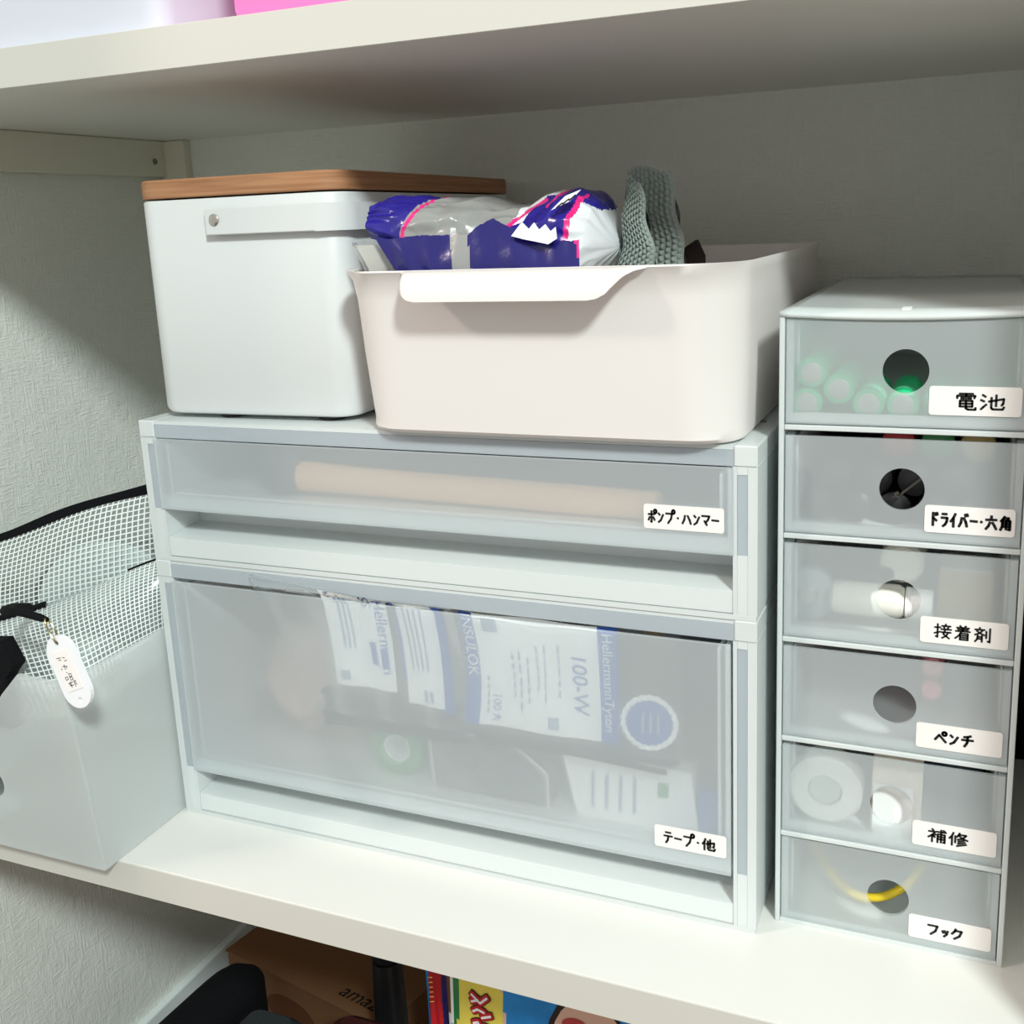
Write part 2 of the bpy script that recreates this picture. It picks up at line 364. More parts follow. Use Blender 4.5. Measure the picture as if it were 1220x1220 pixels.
G = {
 '電': [[(2,9.5),(8,9.5)],[(1,6.8),(1,8.3),(9,8.3),(8.6,6.9)],[(5,9.5),(5,6.3)],[(2.8,7.5),(4,7.3)],[(2.8,6.6),(4,6.4)],[(6,7.4),(7.2,7.3)],[(6,6.5),(7.2,6.4)],[(2.3,1.8),(2.3,5.3),(7.8,5.3),(7.8,1.9)],[(2.3,3.6),(7.8,3.6)],[(2.3,1.9),(7.8,1.9)],[(5,5.3),(5,.8),(6,.1),(9.3,.1),(9.3,1.2)]],
 '池': [[(.8,9),(2,8)],[(.2,6),(1.5,5.2)],[(.3,.5),(1.2,1.8),(2.4,3.4)],[(3.4,5.2),(9.3,6.8),(9.1,4),(8.5,3)],[(6.3,9),(6.3,2.5)],[(4.4,7.5),(4.4,1.5),(5,.6),(9,.6),(9.5,2)]],
 'ド': [[(3,9.5),(3,.5)],[(3,6),(7,4)],[(5.5,9.3),(6.3,7.8)],[(7.3,9.6),(8,8.2)]],
 'ラ': [[(2.5,9),(7.5,9)],[(1.5,6.3),(8.5,6.3),(7.8,3.5),(6,1.5),(3.5,.3)]],
 'イ': [[(7.5,9.5),(5,6.5),(1.5,4)],[(5.2,6.5),(5.2,.3)]],
 'バ': [[(3.5,7),(2.8,3.5),(1,.8)],[(5.5,7),(7.5,4),(8.5,1)],[(6.5,9.5),(7.2,8.2)],[(8.3,9.8),(9,8.5)]],
 'ー': [[(.8,5.2),(9.2,5)]],
 '・': [[(4.4,5.1),(5.6,4.8)]],
 '六': [[(5,9.5),(5,7.5)],[(1,6.8),(9,7)],[(4,5),(3,2.5),(1,.3)],[(6,5),(7.5,3),(9,.5)]],
 '角': [[(4,9.7),(2.8,8),(1.2,6.4)],[(3.8,8.6),(7,8.7),(6.2,7)],[(2.4,6.8),(2.4,3),(1,.2)],[(2.4,6.8),(8.2,6.8),(8.2,.6),(7,.8)],[(2.4,4.8),(8.2,4.8)],[(2.3,2.8),(8.2,2.8)],[(5.3,6.8),(5.3,.8)]],
 '接': [[(.3,7.2),(3.6,7.4)],[(2,9.6),(2,.6),(1,1.2)],[(.2,3.2),(3.6,4.4)],[(6.6,9.8),(6.6,8.7)],[(4.4,8.5),(9.4,8.6)],[(5.6,8),(6,6.6)],[(8.3,8.1),(7.6,6.6)],[(4,6.2),(9.8,6.3)],[(6.4,5.8),(5.4,3),(8.8,.2)],[(8.2,4.4),(7,1.8),(4.6,.2)],[(4.2,4.2),(9.6,4.3)]],
 '着': [[(3.4,9.8),(4.2,8.8)],[(6.8,9.8),(6,8.8)],[(1.6,8.4),(8.6,8.5)],[(2.2,7.2),(8,7.3)],[(1,6),(9.2,6.1)],[(5,8.4),(5,6)],[(4.4,6),(3,3.2),(.8,1)],[(3.6,4.6),(3.6,.2)],[(3.6,4.6),(8,4.6),(8,.2)],[(3.6,3.2),(8,3.2)],[(3.6,1.8),(8,1.8)],[(3.6,.4),(8,.4)]],
 '剤': [[(3.2,9.8),(3.2,8.6)],[(.6,8.4),(6,8.5)],[(4.8,8),(3.4,6.2),(.6,4.8)],[(1.6,7.6),(3.4,6),(6,4.9)],[(2.2,4.6),(2,2),(.8,.2)],[(4.6,4.8),(4.6,.2)],[(2.2,3.6),(4.6,3.6)],[(2.1,2.2),(4.6,2.2)],[(7,7.6),(7,3)],[(9,9.6),(9,.4),(7.8,1)]],
 'ペ': [[(.8,3),(3.8,7),(9,1.5)],circ(7.8,8.4,1.5)],
 'ン': [[(1.5,8),(3.5,6.6)],[(1.5,.8),(5,2.4),(8.5,7)]],
 'チ': [[(7.5,9.3),(5,8.4),(2.5,8)],[(1,5.6),(9.2,5.8)],[(5.2,8.4),(5,3.6),(3,.3)]],
 '補': [[(2.2,9.7),(3,8.8)],[(.4,7.8),(4,7.9),(2.4,5.4),(.2,3.4)],[(2.3,5.6),(2.3,.2)],[(2.6,5),(3.8,3.8)],[(4.2,6),(3.2,5)],[(4.8,8.2),(9.8,8.3)],[(8.4,9.7),(9.2,8.9)],[(5.3,.2),(5.3,6.4),(9.2,6.4),(9.2,.5),(8.4,.8)],[(5.3,4.6),(9.2,4.6)],[(5.3,2.8),(9.2,2.8)],[(7.2,9.7),(7.2,.4)]],
 '修': [[(2.4,9.6),(1.6,7),(.3,5)],[(1.7,6.8),(1.7,.2)],[(3.4,7.4),(3.4,2.4)],[(5.6,9.8),(5,8),(4.2,6.8)],[(5.2,8.6),(9,8.7),(7.4,6.2),(4.6,4.8)],[(5.4,7.8),(7.2,6),(9.8,5)],[(8,4.8),(5,3.4)],[(8.6,3.4),(4.8,1.8)],[(9.2,2),(4.4,0)]],
 'フ': [[(1.2,8.6),(8.6,8.6),(7.2,4),(3.4,.4)]],
 'ッ': [[(2,5.5),(3,3.8)],[(4.4,6),(5.2,4.2)],[(8,6),(7,3),(4,.5)]],
 'ク': [[(4,9.5),(3,7),(1,4.6)],[(3.6,8),(8.6,8),(7,3.4),(3,.3)]],
 'ポ': [[(1,6.8),(8,7)],[(4.5,9.5),(4.5,.5),(3.6,1)],[(2.4,4.6),(1,2)],[(6.4,4.6),(8,2.2)],circ(8.8,9.3,1.5)],
 'プ': [[(1.2,8.2),(8,8.2),(6.8,4),(3.4,.4)],circ(9.6,9.8,1.5)],
 'ハ': [[(3.4,7.5),(2.6,4),(.8,1)],[(6,7.5),(8,4),(9,1)]],
 'マ': [[(.8,8.2),(9,8.2),(7.6,5.4),(5,3)],[(3.6,4.2),(6.2,1)]],
 'テ': [[(2.4,9),(7.6,9)],[(.8,6),(9.2,6)],[(5.2,6),(4.6,2.6),(2.6,.2)]],
 '他': [[(2.4,9.6),(1.6,7),(.2,5)],[(1.6,6.8),(1.6,.2)],[(3.2,5.4),(9,7),(8.8,4),(8,3.2)],[(6,9.4),(6,2.4)],[(4.2,8),(4.2,1.6),(5,.6),(9,.6),(9.6,2.2)]],
 '工': [[(2,8.6),(8,8.6)],[(5,8.6),(5,1)],[(.8,1),(9.2,1)]],
 '具': [[(2.5,9.6),(2.5,3.6)],[(2.5,9.6),(7.5,9.6),(7.5,3.6)],[(2.5,7.6),(7.5,7.6)],[(2.5,5.6),(7.5,5.6)],[(.6,3.4),(9.4,3.4)],[(3.4,2.4),(1.4,.2)],[(6.6,2.4),(8.6,.2)]],
 '部': [[(3,9.8),(3,8.6)],[(.6,8.4),(5.8,8.4)],[(1.6,8),(2.2,6)],[(4.6,8),(4,6)],[(.4,5.6),(6,5.6)],[(1.4,.4),(1.4,4),(5,4),(5,.4)],[(1.4,.6),(5,.6)],[(6.8,9.2),(6.8,0)],[(6.8,9),(9.2,9),(8,6.4),(9.2,4),(8.6,2.6),(7.8,3)]],
 '品': [[(3,5.8),(3,9.4),(7,9.4),(7,5.8)],[(3,6),(7,6)],[(.8,.4),(.8,4),(4.2,4),(4.2,.4)],[(.8,.6),(4.2,.6)],[(5.8,.4),(5.8,4),(9.2,4),(9.2,.4)],[(5.8,.6),(9.2,.6)]],
 'ミ': [[(2,9),(8,7.6)],[(2.4,6),(7.6,4.8)],[(2,3),(8.4,.8)]],
}

def write(bm, text, x, y, h, wch, f, pen, mi=1, rot=0.0):
    """strokes of text from (x, y) baseline, glyph height h and advances wch"""
    adv = wch if isinstance(wch, (list, tuple)) else [wch] * len(text)
    for ch, wd in zip(text, adv):
        for st in G[ch]:
            ribbon(bm, [(x + p[0] / 10 * wd * .88, y + p[1] / 10 * h) for p in st], pen, f, mi)
        x += wd

def sticker(parent, x0, x1, z0, z1, y, text, tx, th, adv, pen=.00125, slope=0.0, tz=None):
    """white sticker on a face at depth y (front towards -y) with marker handwriting"""
    bm = bmesh.new()
    prism(bm, rrect(x0, x1, z0, z1, .0014, 4), lambda a, b: Vector((a, y, b)), (0, -.0003, 0), 0)
    write(bm, text, tx, tz if tz is not None else z0 + (z1 - z0 - th) / 2, th, adv, lambda a, b: Vector((a, y - .0004, b)), pen)
    return link('label_sticker', bm, ['label', 'ink'], parent)

def text_polys(s, size):
    """flat letters as (verts, faces) in metres from the built-in font"""
    cu = bpy.data.curves.new('t', 'FONT'); cu.body = s; cu.size = size; cu.resolution_u = 3
    ob = bpy.data.objects.new('t', cu)
    me = bpy.data.meshes.new_from_object(ob)
    vs = [(v.co.x, v.co.y) for v in me.vertices]; fs = [tuple(p.vertices) for p in me.polygons]
    bpy.data.objects.remove(ob); bpy.data.curves.remove(cu); bpy.data.meshes.remove(me)
    return vs, fs

def decal(bm, vf, f, mi):
    vs, fs = vf; n = [bm.verts.new(f(*p)) for p in vs]
    for q in fs:
        try: bm.faces.new([n[i] for i in q]).material_index = mi
        except ValueError: pass

def quadgrid(bm, f, x0, x1, y0, y1, n, m, mi):
    g = [[bm.verts.new(f(x0 + (x1 - x0) * i / n, y0 + (y1 - y0) * j / m)) for j in range(m + 1)] for i in range(n + 1)]
    for i in range(n):
        for j in range(m):
            q = bm.faces.new((g[i][j], g[i + 1][j], g[i + 1][j + 1], g[i][j + 1])); q.material_index = mi

def clear_inside(o, test):
    me = o.data; k = len(me.materials); me.materials.append(M['clearface'])
    for p in me.polygons:
        if test(p.center, p.normal): p.material_index = k
    return o

def structure(name, bm, m, smooth=False):
    o = link(name, bm, m, None, smooth); o['kind'] = 'structure'; return o

# ------------------------------------------------------------------ setting
FZ = -0.43                               # floor height; z = 0 is the top of the lower shelf
structure('wall_left', bx(-.34, -.222, -.25, .297, FZ, 1.15), 'wall')
structure('wall_back', bx(-.34, .66, .297, .40, FZ, 1.15), 'wall')
structure('wall_right', bx(.530, .66, -.068, .297, FZ, 1.15), 'wall')
structure('floor', bx(-.34, 1.6, -1.6, .40, FZ - .03, FZ), 'floor')
structure('baseboard_left', bx(-.222, -.2135, -.25, .297, FZ, -.337, bev=.002), 'base')
structure('trim_1', bx(-.222, -.209, -.03, .294, .4175, .4475, bev=.0006), 'cleat')
bm = bmesh.new(); lathe(bm, [(.0028, 0), (.0024, -.0009), (.0010, -.0012)], (0, 0, 0), 'x', 12)
for v in bm.verts: v.co.x = -v.co.x
link('screw', bm, 'screw', bpy.data.objects['trim_1'], True, (-.2089, .275, .430))
structure('trim_2', bx(-.2135, -.1875, .288, .297, .36, .4475, bev=.0006), 'cleat')

o = link('shelf_board', bx(-.222, .530, -.0574, .297, -.0205, 0.0, bev=.0002, seg=1), 'shelf')
link('shaded_edge_strip', bx(-.222, .530, -.0582, -.0574, -.0205, -.0001, bev=.0002, seg=1), 'edge', o)  # front strip whose greyer colour stands in for shade
tag(o, 'lower white shelf board that carries the frosted drawer chests', 'shelf')
o = link('shelf_board', bx(-.222, .530, -.0324, .297, .4478, .4683, bev=.0002, seg=1), 'shelf')
link('shaded_edge_strip', bx(-.222, .530, -.0332, -.0324, .4478, .4682, bev=.0002, seg=1), 'edge', o)
tag(o, 'upper white shelf board overhead with pink box standing on it', 'shelf')

# things on the upper shelf
t = thing('storage_bin', 'pale lilac white bin at the edge of the upper shelf', 'storage bin', (0, 0, .4683))
bm = bmesh.new()
ro = [[Vector((x, y, z)) for x, y in rrect(-.20 - d, .072 + d, -.026 - d, .20 + d, .012 + d, 6)] for z, d in ((0, -.0012), (.0012, 0), (.11, .003))]
ri = [[Vector((x, y, z)) for x, y in rrect(-.20 - d, .072 + d, -.026 - d, .20 + d, .012 + d, 6)] for z, d in ((.11, .0005), (.006, -.0025))]
loft(bm, ro + ri); link('body', bm, 'bin', t, True)
bm = bmesh.new()
loft(bm, [[Vector((x, y, z)) for x, y in rrect(-.20 - d, .072 + d, -.026 - d, .20 + d, .012 + d, 6)] for z, d in ((.1102, .007), (.118, .007), (.121, .004))])
link('lid', bm, 'bin', t, True)

t = thing('toy_box', 'bright pink box beside the pale bin on the upper shelf', 'box', (0, 0, .4683))
bm = bmesh.new(); box(bm, .117, .27, -.026, .16, 0, .085, bev=.004)
link('body', bm, 'pink', t, True)
bm = bmesh.new(); box(bm, .115, .272, -.028, .162, .0855, .097, bev=.003)
link('lid', bm, 'pink', t, True)
bm = bmesh.new()
ribbon(bm, [(.176, .0085), (.1785, .0105), (.178, .0125), (.1805, .0115), (.182, .014), (.1845, .0135), (.186, .017), (.189, .018)], .0007, lambda a, b: Vector((a, -.0263, b)), 0)
link('squiggle_print', bm, 'paper', t)

# ------------------------------------------------------------------ drawer chests
CW, CD = .370, .26
def chest_frame(z0, z1, lidh, wall, flange, ztray):
    """open-fronted housing; sides are hollow: outer wall, front flange and inner rail"""
    bm = bmesh.new()
    for a, b in ((0, .0112), (CW - .0112, CW)): box(bm, a, b, 0, CD, z1 - lidh, z1, bev=.0006, seg=1)   # lid ends
    box(bm, .0113, CW - .0113, .0012, CD, z1 - .0022, z1 - .0001)                 # lid sheet
    box(bm, .0113, CW - .0113, .0004, .0018, z1 - lidh + .0001, z1 - .0023, mi=1) # lid front
    box(bm, 0.0004, CW - .0004, .0004, CD, z0, z0 + .0025)                        # bottom sheet
    for s in (0, 1):
        X = (lambda a: a) if s == 0 else (lambda a: CW - a)
        def bb(a, b, *r, **k): box(bm, min(X(a), X(b)), max(X(a), X(b)), *r, **k)
        bb(.0, .0020, .0006, CD, z0 + .0025, z1 - lidh)                           # outer wall
        bb(.0020, .0046, .0006, .0026, z0 + .0025, z1 - lidh)  # front flange round a clearer field
        bb(flange - .0020, flange, .0006, .0026, z0 + .0025, z1 - lidh)
        bb(.0047, flange - .0021, .0006, .0026, z0 + .0025, ztray)
        bb(.0047, flange - .0021, .0006, .0026, z1 - lidh - .004, z1 - lidh)
        bb(.0047, flange - .0021, .0009, .0023, ztray + .0001, z1 - lidh - .0041, mi=1)
        bb(flange - .0016, flange, .0026, CD - .004, z0 + .0025, z1 - lidh)       # inner wall
    box(bm, .0022, CW - .0022, CD - .0022, CD, z0 + .0025, z1 - lidh)             # back
    return bm

def frame_bar(z0, z1):
    bm = bmesh.new()
    F = flange
    box(bm, F + .0002, CW - F - .0002, .0010, .0030, z0, z1, bev=.0003, seg=1)     # front of the bar
    prism(bm, [(.0030, z1 - .0020), (.0010, z1), (.030, z1 + .0030), (.030, z1 + .0010)], lambda y, z: Vector((F + .0002, y, z)), (CW - 2 * F - .0004, 0, 0))
    box(bm, F + .0002, CW - F - .0002, .030, .0316, z1 - .006, z1 + .014)
    return bm

flange = .0118
thin = thing('drawer_chest', 'shallow frosted single drawer chest stacked on top of the deep one', 'drawer chest', (0, 0, .172))
deep = thing('drawer_chest', 'deep frosted single drawer chest standing directly on the lower shelf', 'drawer chest', (0, 0, 0))
link('housing', chest_frame(0, .0870, .0102, .002, flange, .0330), ['frame', 'field'], thin, False)
link('front_bar', frame_bar(.0030, .0145), 'frame', thin)
link('housing', chest_frame(0, .1718, .0108, .002, flange, .0330), ['frame', 'field'], deep, False)
link('front_bar', frame_bar(.0030, .0145), 'frame', deep)
bm = bmesh.new(); lathe(bm, [(.0021, 0), (.0021, .0008), (.0012, .0010)], (.361, .060, .0870), 'z', 14); link('stacking_stud', bm, 'screw', thin, True)

def chest_drawer(parent, z0, z1, xa, xb, floor):
    d = bmesh.new()
    box(d, xa, xb, .0000, .0018, z0, z1, bev=.0005, seg=2)                         # front panel
    o = clear_inside(link('drawer_front', d, 'panel', parent), lambda c, n: n.y > .7)
    r = bmesh.new()                                                                # rim behind the front
    for a, b in ((xa + .0004, xa + .0030), (xb - .0030, xb - .0004)): box(r, a, b, .0019, .0125, z0 + .001, z1 - .001)
    box(r, xa + .0031, xb - .0031, .0019, .0040, z0 + .0010, z0 + .0085)
    link('front_rim', r, 'frame', parent)
    b = bmesh.new()
    box(b, xa + .006, xb - .006, .0045, CD - .012, floor, floor + .0018)
    for a, c in ((xa + .0060, xa + .0075), (xb - .0075, xb - .0060)): box(b, a, c, .0045, CD - .012, floor + .002, z1 - .004)
    box(b, xa + .0077, xb - .0077, CD - .0138, CD - .012, floor + .002, z1 - .004)
    link('drawer_tray', b, 'tray', parent)
    return o
fr = chest_drawer(thin, .0325, .0762, .0095, .3585, .041)
sticker(fr, .3142, .3542, .0436, .0560, -.0001, 'ポンプ・ハンマー', .3163, .0062, [.0050, .0038, .0050, .0033, .0057, .0040, .0050, .0042], .00108)
fd = chest_drawer(deep, .0310, .1586, .0100, .3570, .0395)
sticker(fd, .3166, .3548, .0412, .0536, -.0001, 'テープ・他', .3215, .0068, [.0058, .0046, .0062, .0042, .0078], .00118)

# contents of the shallow drawer
zt = .172 + .0430
t = thing('hammer', 'wooden handled hammer blurred behind the shallow drawer front', 'hammer', (0, 0, zt))
bm = bmesh.new()
pts = [(.104, .016, .0120), (.15, .0165, .0105), (.22, .016, .0095), (.28, .015, .0085), (.318, .0145, .0085)]
rings = []
for p, (rx, rz) in zip(pts, [(.0085, .0090), (.008, .0080), (.008, .0078), (.0080, .0078), (.0075, .0072)]):
    rings.append([Vector(p) + Vector((0, rx * math.cos(2 * PI * k / 14), rz * math.sin(2 * PI * k / 14))) for k in range(14)])
loft(bm, rings); link('handle', bm, 'hammerwood', t, True)
bm = bmesh.new(); lathe(bm, [(.0125, -.018), (.0150, -.016), (.0150, .012), (.0100, .015), (.0100, .019), (.0125, .020), (.0125, .024), (.011, .025)], (.0905, .0275, .0160), 'y', 18)
link('head', bm, 'pump', t, True)
t = thing('hand_pump', 'dark hand pump lying behind the hammer in the shallow drawer', 'pump', (0, 0, zt))
bm = bmesh.new(); lathe(bm, [(.010, .045), (.0150, .047), (.0150, .27), (.012, .272)], (0, .105, .0160), 'x', 18); link('barrel', bm, 'pump', t, True)
bm = bmesh.new(); lathe(bm, [(.004, .2722), (.004, .292), (.010, .293), (.010, .318), (.008, .320)], (0, .105, .0160), 'x', 14); link('plunger_handle', bm, 'black', t, True)
bm = bmesh.new(); lathe(bm, [(.012, .036), (.0168, .038), (.0168, .0448)], (0, .105, .0172), 'x', 18); link('cap', bm, 'black', t, True)

t = thing('tool_case', 'dark flat tool case behind the hammer in the shallow drawer', 'case', (0, 0, zt))
bm = bmesh.new(); box(bm, .036, .340, .056, .088, 0, .0150, bev=.002); link('base', bm, 'pump', t)
bm = bmesh.new(); box(bm, .036, .340, .056, .088, .0153, .0285, bev=.002); link('lid', bm, 'pump', t)
# ---------------------------------------------------------------- contents of the deep drawer
def S1(x, z, off):
    k = max(0.0, min(1.0, (z - .135) / .028)); lift = max(0.0, (.150 - x) / .08)
    y = .0052 - .0022 * k + .0012 * math.sin(x * 210 + z * 35)
    if z > .1585: y = .0030 - min(1, (z - .1585) / .0030) * (.0036 + .002 * min(1, lift)) 
    return Vector((x + .010 * math.sin((.165 - z) * 24) * .45, y - off, z))
def top1(x):
    return .1612 + max(0, .0085 * (1 - (x - .073) / .085))
def S1b(x, v, off, zb=.085):
    zt_ = top1(x); return S1(x, zt_ + (zb - zt_) * v, off)
def P1(a, b):           # print map on pack one: a = x, b = z
    return S1(a, b, .0004)
def lab_a(b):
    quadgrid(b, lambda a, c: S1(a, c if c < .157 else .157 + (c - .157) / .006 * (top1(a) - .1576), .0003), .1185, .1590, .1045, .163, 8, 16, 0)
    W = lambda o: (lambda a, c: S1(o[0] + c, o[1] - a, .0006))
    decal(b, text_polys('Hellermann', .0098), W((.1515, .1610)), 1)
    decal(b, text_polys('SS', .0085), W((.1445, .1630)), 2)
    decal(b, text_polys('http', .0045), W((.1222, .1640)), 2)
    for x, z0_, z1_, mi in ((.1445, .120, .134, 1), (.1515, .119, .131, 1)): quadgrid(b, P6, x, x + .0042, z0_, z1_, 1, 3, mi)
    for x in (.1265, .1295, .1325): quadgrid(b, P6, x, x + .0014, .128, .160, 1, 6, 3)
    quadgrid(b, P6, .1225, .1285, .1082, .1142, 1, 1, 3)
def P6(a, c): return S1(a, c, .0006)
def lab_b(b):
    quadgrid(b, lambda a, c: S1(a, c, .0003), .1655, .1895, .0985, .1612, 6, 16, 0)
    quadgrid(b, lambda a, c: S1(a, c, .0003), .1635, .1653, .112, .1612, 1, 8, 1)
    quadgrid(b, lambda a, c: S1(a, c, .0003), .1896, .1950, .0960, .1612, 2, 12, 1)
    for x in (.170, .1735, .177, .1805): quadgrid(b, P6, x, x + .0011, .120, .158, 1, 6, 3)
    for x in (.1765, .1805): quadgrid(b, P6, x, x + .0022, .1010, .1085, 1, 1, 3)
t1parts = [('header_card', ['paper', 'printblue', 'printnavy', 'printgrey'], lab_a), ('side_label', ['paper', 'printblue', 'printnavy', 'printgrey'], lab_b)]

def pack1():
    t = thing('cable_tie_pack', 'cable tie pack with narrow white labels poking out above the deep drawer', 'cable ties')
    bm = bmesh.new()
    sheet(bm, lambda u, v: S1b(.0735 + .030 * v ** 1.5 + (.203 - .0735 - .030 * v ** 1.5) * u, v, 0), 26, 26)
    tube(bm, [S1b(.0735 + .030 * v ** 1.5, v, .0004) for v in [k / 20 for k in range(21)]], .0005, 5)
    tube(bm, [S1b(.0735 + .1295 * k / 24, 0, .0002) for k in range(25)], .0004, 5)
    link('film', bm, 'film', t, True)
    for nm, mats, f in t1parts:
        b = bmesh.new(); f(b); link(nm, b, mats, t)
    ties(t, .112, .205, .0875, 18, .022)
def ties(t, xa, xb, z, n, spread):
    b = bmesh.new()
    for k in range(n):
        zz = z + spread * (k / (n - 1) - .5) + random.uniform(-.001, .001); a = random.uniform(0, .010); y = .0085 + .0022 * (k % 4)
        P = [(xa + a, y, zz), ((xa + xb) / 2, y, zz + random.uniform(-.002, .002)), (xb - random.uniform(0, .01), y, zz + random.uniform(-.003, .003))]
        tube(b, P, .0011, 5)
        box(b, xa + a - .004, xa + a, y - .002, y + .002, zz - .0014, zz + .0014)
    o = link('ties', b, 'ties', t); o['kind'] = 'stuff'
pack1()

def S2(x, z, off):
    return Vector((x + .004 * math.sin((.16 - z) * 40) * (1 if x < .25 else .3), .0050 + .0010 * math.sin(x * 120 + z * 60) - off, z))
def pack2():
    t = thing('cable_tie_pack', 'cable tie pack with wide white label and round blue badge in the deep drawer', 'cable ties')
    bm = bmesh.new()
    sheet(bm, lambda u, v: S2(.2035 + .127 * u, .1590 - .070 * v, 0), 24, 14)
    link('film', bm, 'film', t, True)
    b = bmesh.new(); P = lambda o: (lambda a, c: S2(o[0] + c, o[1] - a, .0007)); Q = lambda a, c: S2(a, c, .0003); Q7 = lambda a, c: S2(a, c, .0006)
    quadgrid(b, Q, .2045, .2130, .0930, .1585, 2, 12, 1)
    quadgrid(b, Q, .2130, .2860, .0930, .1585, 12, 12, 0)
    quadgrid(b, Q, .2860, .2965, .0930, .1585, 2, 12, 1)
    decal(b, text_polys('INSULOK', .0088), P((.2060, .1580)), 0)
    decal(b, text_polys('HellermannTyton', .0078), P((.2885, .1555)), 0)
    decal(b, text_polys('100-W', .0125), P((.2705, .1425)), 3)
    decal(b, text_polys('100', .0072), P((.2205, .1130)), 3)
    write(b, '六', 0, 0, .005, .005, P((.2207, .1005)), .0007, 3)
    for x, za, zb_ in ((.2170, .100, .124), (.2335, .112, .140), (.2375, .105, .142), (.2420, .110, .138), (.2475, .118, .145), (.2540, .112, .146), (.2620, .115, .147)):
        for k in range(5):
            z1_ = za + (zb_ - za) * k / 5; quadgrid(b, Q7, x, x + .0012, z1_, z1_ + (zb_ - za) / 7, 1, 1, 2)
    quadgrid(b, Q7, .2185, .2275, .1490, .1565, 1, 1, 2); quadgrid(b, Q7, .2560, .2620, .0965, .1035, 1, 1, 2)
    link('header_card', b, ['paper', 'printblue', 'printgrey', 'printblue'], t)
    b = bmesh.new(); c = (.3125, .1085)
    n = 44; out = [(c[0] + (.0158 if k % 2 else .0150) * math.cos(2 * PI * k / n), c[1] + (.0158 if k % 2 else .0150) * math.sin(2 * PI * k / n)) for k in range(n)]
    b.faces.new([b.verts.new(S2(p[0], p[1], .0003)) for p in out]).material_index = 0
    inn = [(c[0] + (.0128 if k % 2 else .0119) * math.cos(2 * PI * k / n), c[1] + (.0128 if k % 2 else .0119) * math.sin(2 * PI * k / n)) for k in range(n)]
    b.faces.new([b.verts.new(S2(p[0], p[1], .0006)) for p in inn]).material_index = 1
    for x in (-.004, 0, .004): quadgrid(b, lambda a, q: S2(a, q, .0009), c[0] + x, c[0] + x + .0015, c[1] - .006, c[1] + .006, 1, 2, 2)
    link('round_badge', b, ['paper', 'printblue', 'printgrey'], t)
    ties(t, .210, .330, .0875, 16, .015)
pack2()

def lump(name, c, r, m, parent=None, amp=.25, fr=40, seed=0, sub=4):
    bm = bmesh.new(); bmesh.ops.create_icosphere(bm, subdivisions=sub, radius=1.0)
    for v in bm.verts:
        d = v.co.normalized(); s = 1 + amp * pnoise(d * 1.7 + Vector((seed, 3, 1))) + amp * .35 * pnoise(d * 5 + Vector((seed, 0, 9)))
        v.co = Vector((d.x * r[0] * s, d.y * r[1] * s, max(-r[2] * .92, d.z * r[2] * s)))
    return link(name, bm, m, parent, True, c)
zd = .0415
o = lump('plastic_bag', (.078, .070, zd + .040), (.042, .040, .042), 'pinkbag', amp=.3, seed=2)
tag(o, 'crumpled pinkish brown bag at the left inside the deep drawer', 'bag')
t = thing('tape_roll', 'small green tape roll low down in the deep drawer', 'tape', (.150, .030, zd + .0175))
bm = bmesh.new()
pr = [(.009, -.009), (.0175, -.009), (.0175, .009), (.009, .009)]
rings = [[Vector((r_ * math.cos(2 * PI * k / 24), h, r_ * math.sin(2 * PI * k / 24))) for k in range(24)] for r_, h in pr + pr[:1]]
loft(bm, rings, False, False); link('tape', bm, 'green', t, True)
bm = bmesh.new(); pr = [(.0078, -.0092), (.0088, -.0092), (.0088, .0092), (.0078, .0092)]
loft(bm, [[Vector((r_ * math.cos(2 * PI * k / 20), h, r_ * math.sin(2 * PI * k / 20))) for k in range(20)] for r_, h in pr + pr[:1]], False, False); link('core', bm, 'paper', t, True)

t = thing('blister_pack', 'clear blister pack holding dark grey fittings in the deep drawer', 'blister pack', (0, 0, 0))
bm = bmesh.new()
oct_ = [(.178, zd), (.250, zd), (.250, .062), (.228, .079), (.186, .079), (.176, .072)]
prism(bm, oct_, lambda a, b: Vector((a, .016, b)), (0, .018, 0)); link('shell', bm, 'blister', t)
bm = bmesh.new(); tube(bm, [(a, .0155, b) for a, b in oct_[1:] + oct_[:1]], .0009, 6); link('rim', bm, 'cream', t, True)
bm = bmesh.new()
for cx, cz, r_ in ((.196, .0645, .0115), (.214, .0560, .0130), (.232, .0545, .0100)):
    lathe(bm, [(r_, .018), (r_, .031)], (cx, 0, cz), 'y', 18)
link('fitting', bm, 'darkgrey', t, True)

t = thing('paper_packet', 'white paper packet leaning behind the handwritten sticker in the deep drawer', 'packet', (0, 0, 0))
bm = bmesh.new()
prism(bm, [(.268, zd), (.337, zd), (.332, .0755), (.312, .0765), (.311, .080), (.296, .080), (.262, .086), (.258, .078)], lambda a, b: Vector((a, .014 + (b - zd) * .12, b)), (0, .012, 0)); link('sleeve', bm, 'paper', t)
bm = bmesh.new()
for x in (.276, .284, .292, .300): quadgrid(bm, lambda a, b: Vector((a, .0137 + (b - zd) * .12, b)), x, x + .002, .048, .068, 1, 1, 0)
quadgrid(bm, lambda a, b: Vector((a, .0137 + (b - zd) * .12, b)), .314, .320, .060, .068, 1, 1, 1)
link('print', bm, ['printgrey', 'green'], t)
t = thing('plug_box', 'small blue block in the right end of the deep drawer', 'block', (.342, .022, zd))
bm = bmesh.new(); box(bm, -.006, .006, -.006, .006, 0, .026, bev=.0015); link('body', bm, 'printblue', t)
bm = bmesh.new(); lathe(bm, [(.003, .0262), (.003, .032), (.002, .033)], (0, 0, 0), 'z', 10); link('knob', bm, 'darkgrey', t, True)
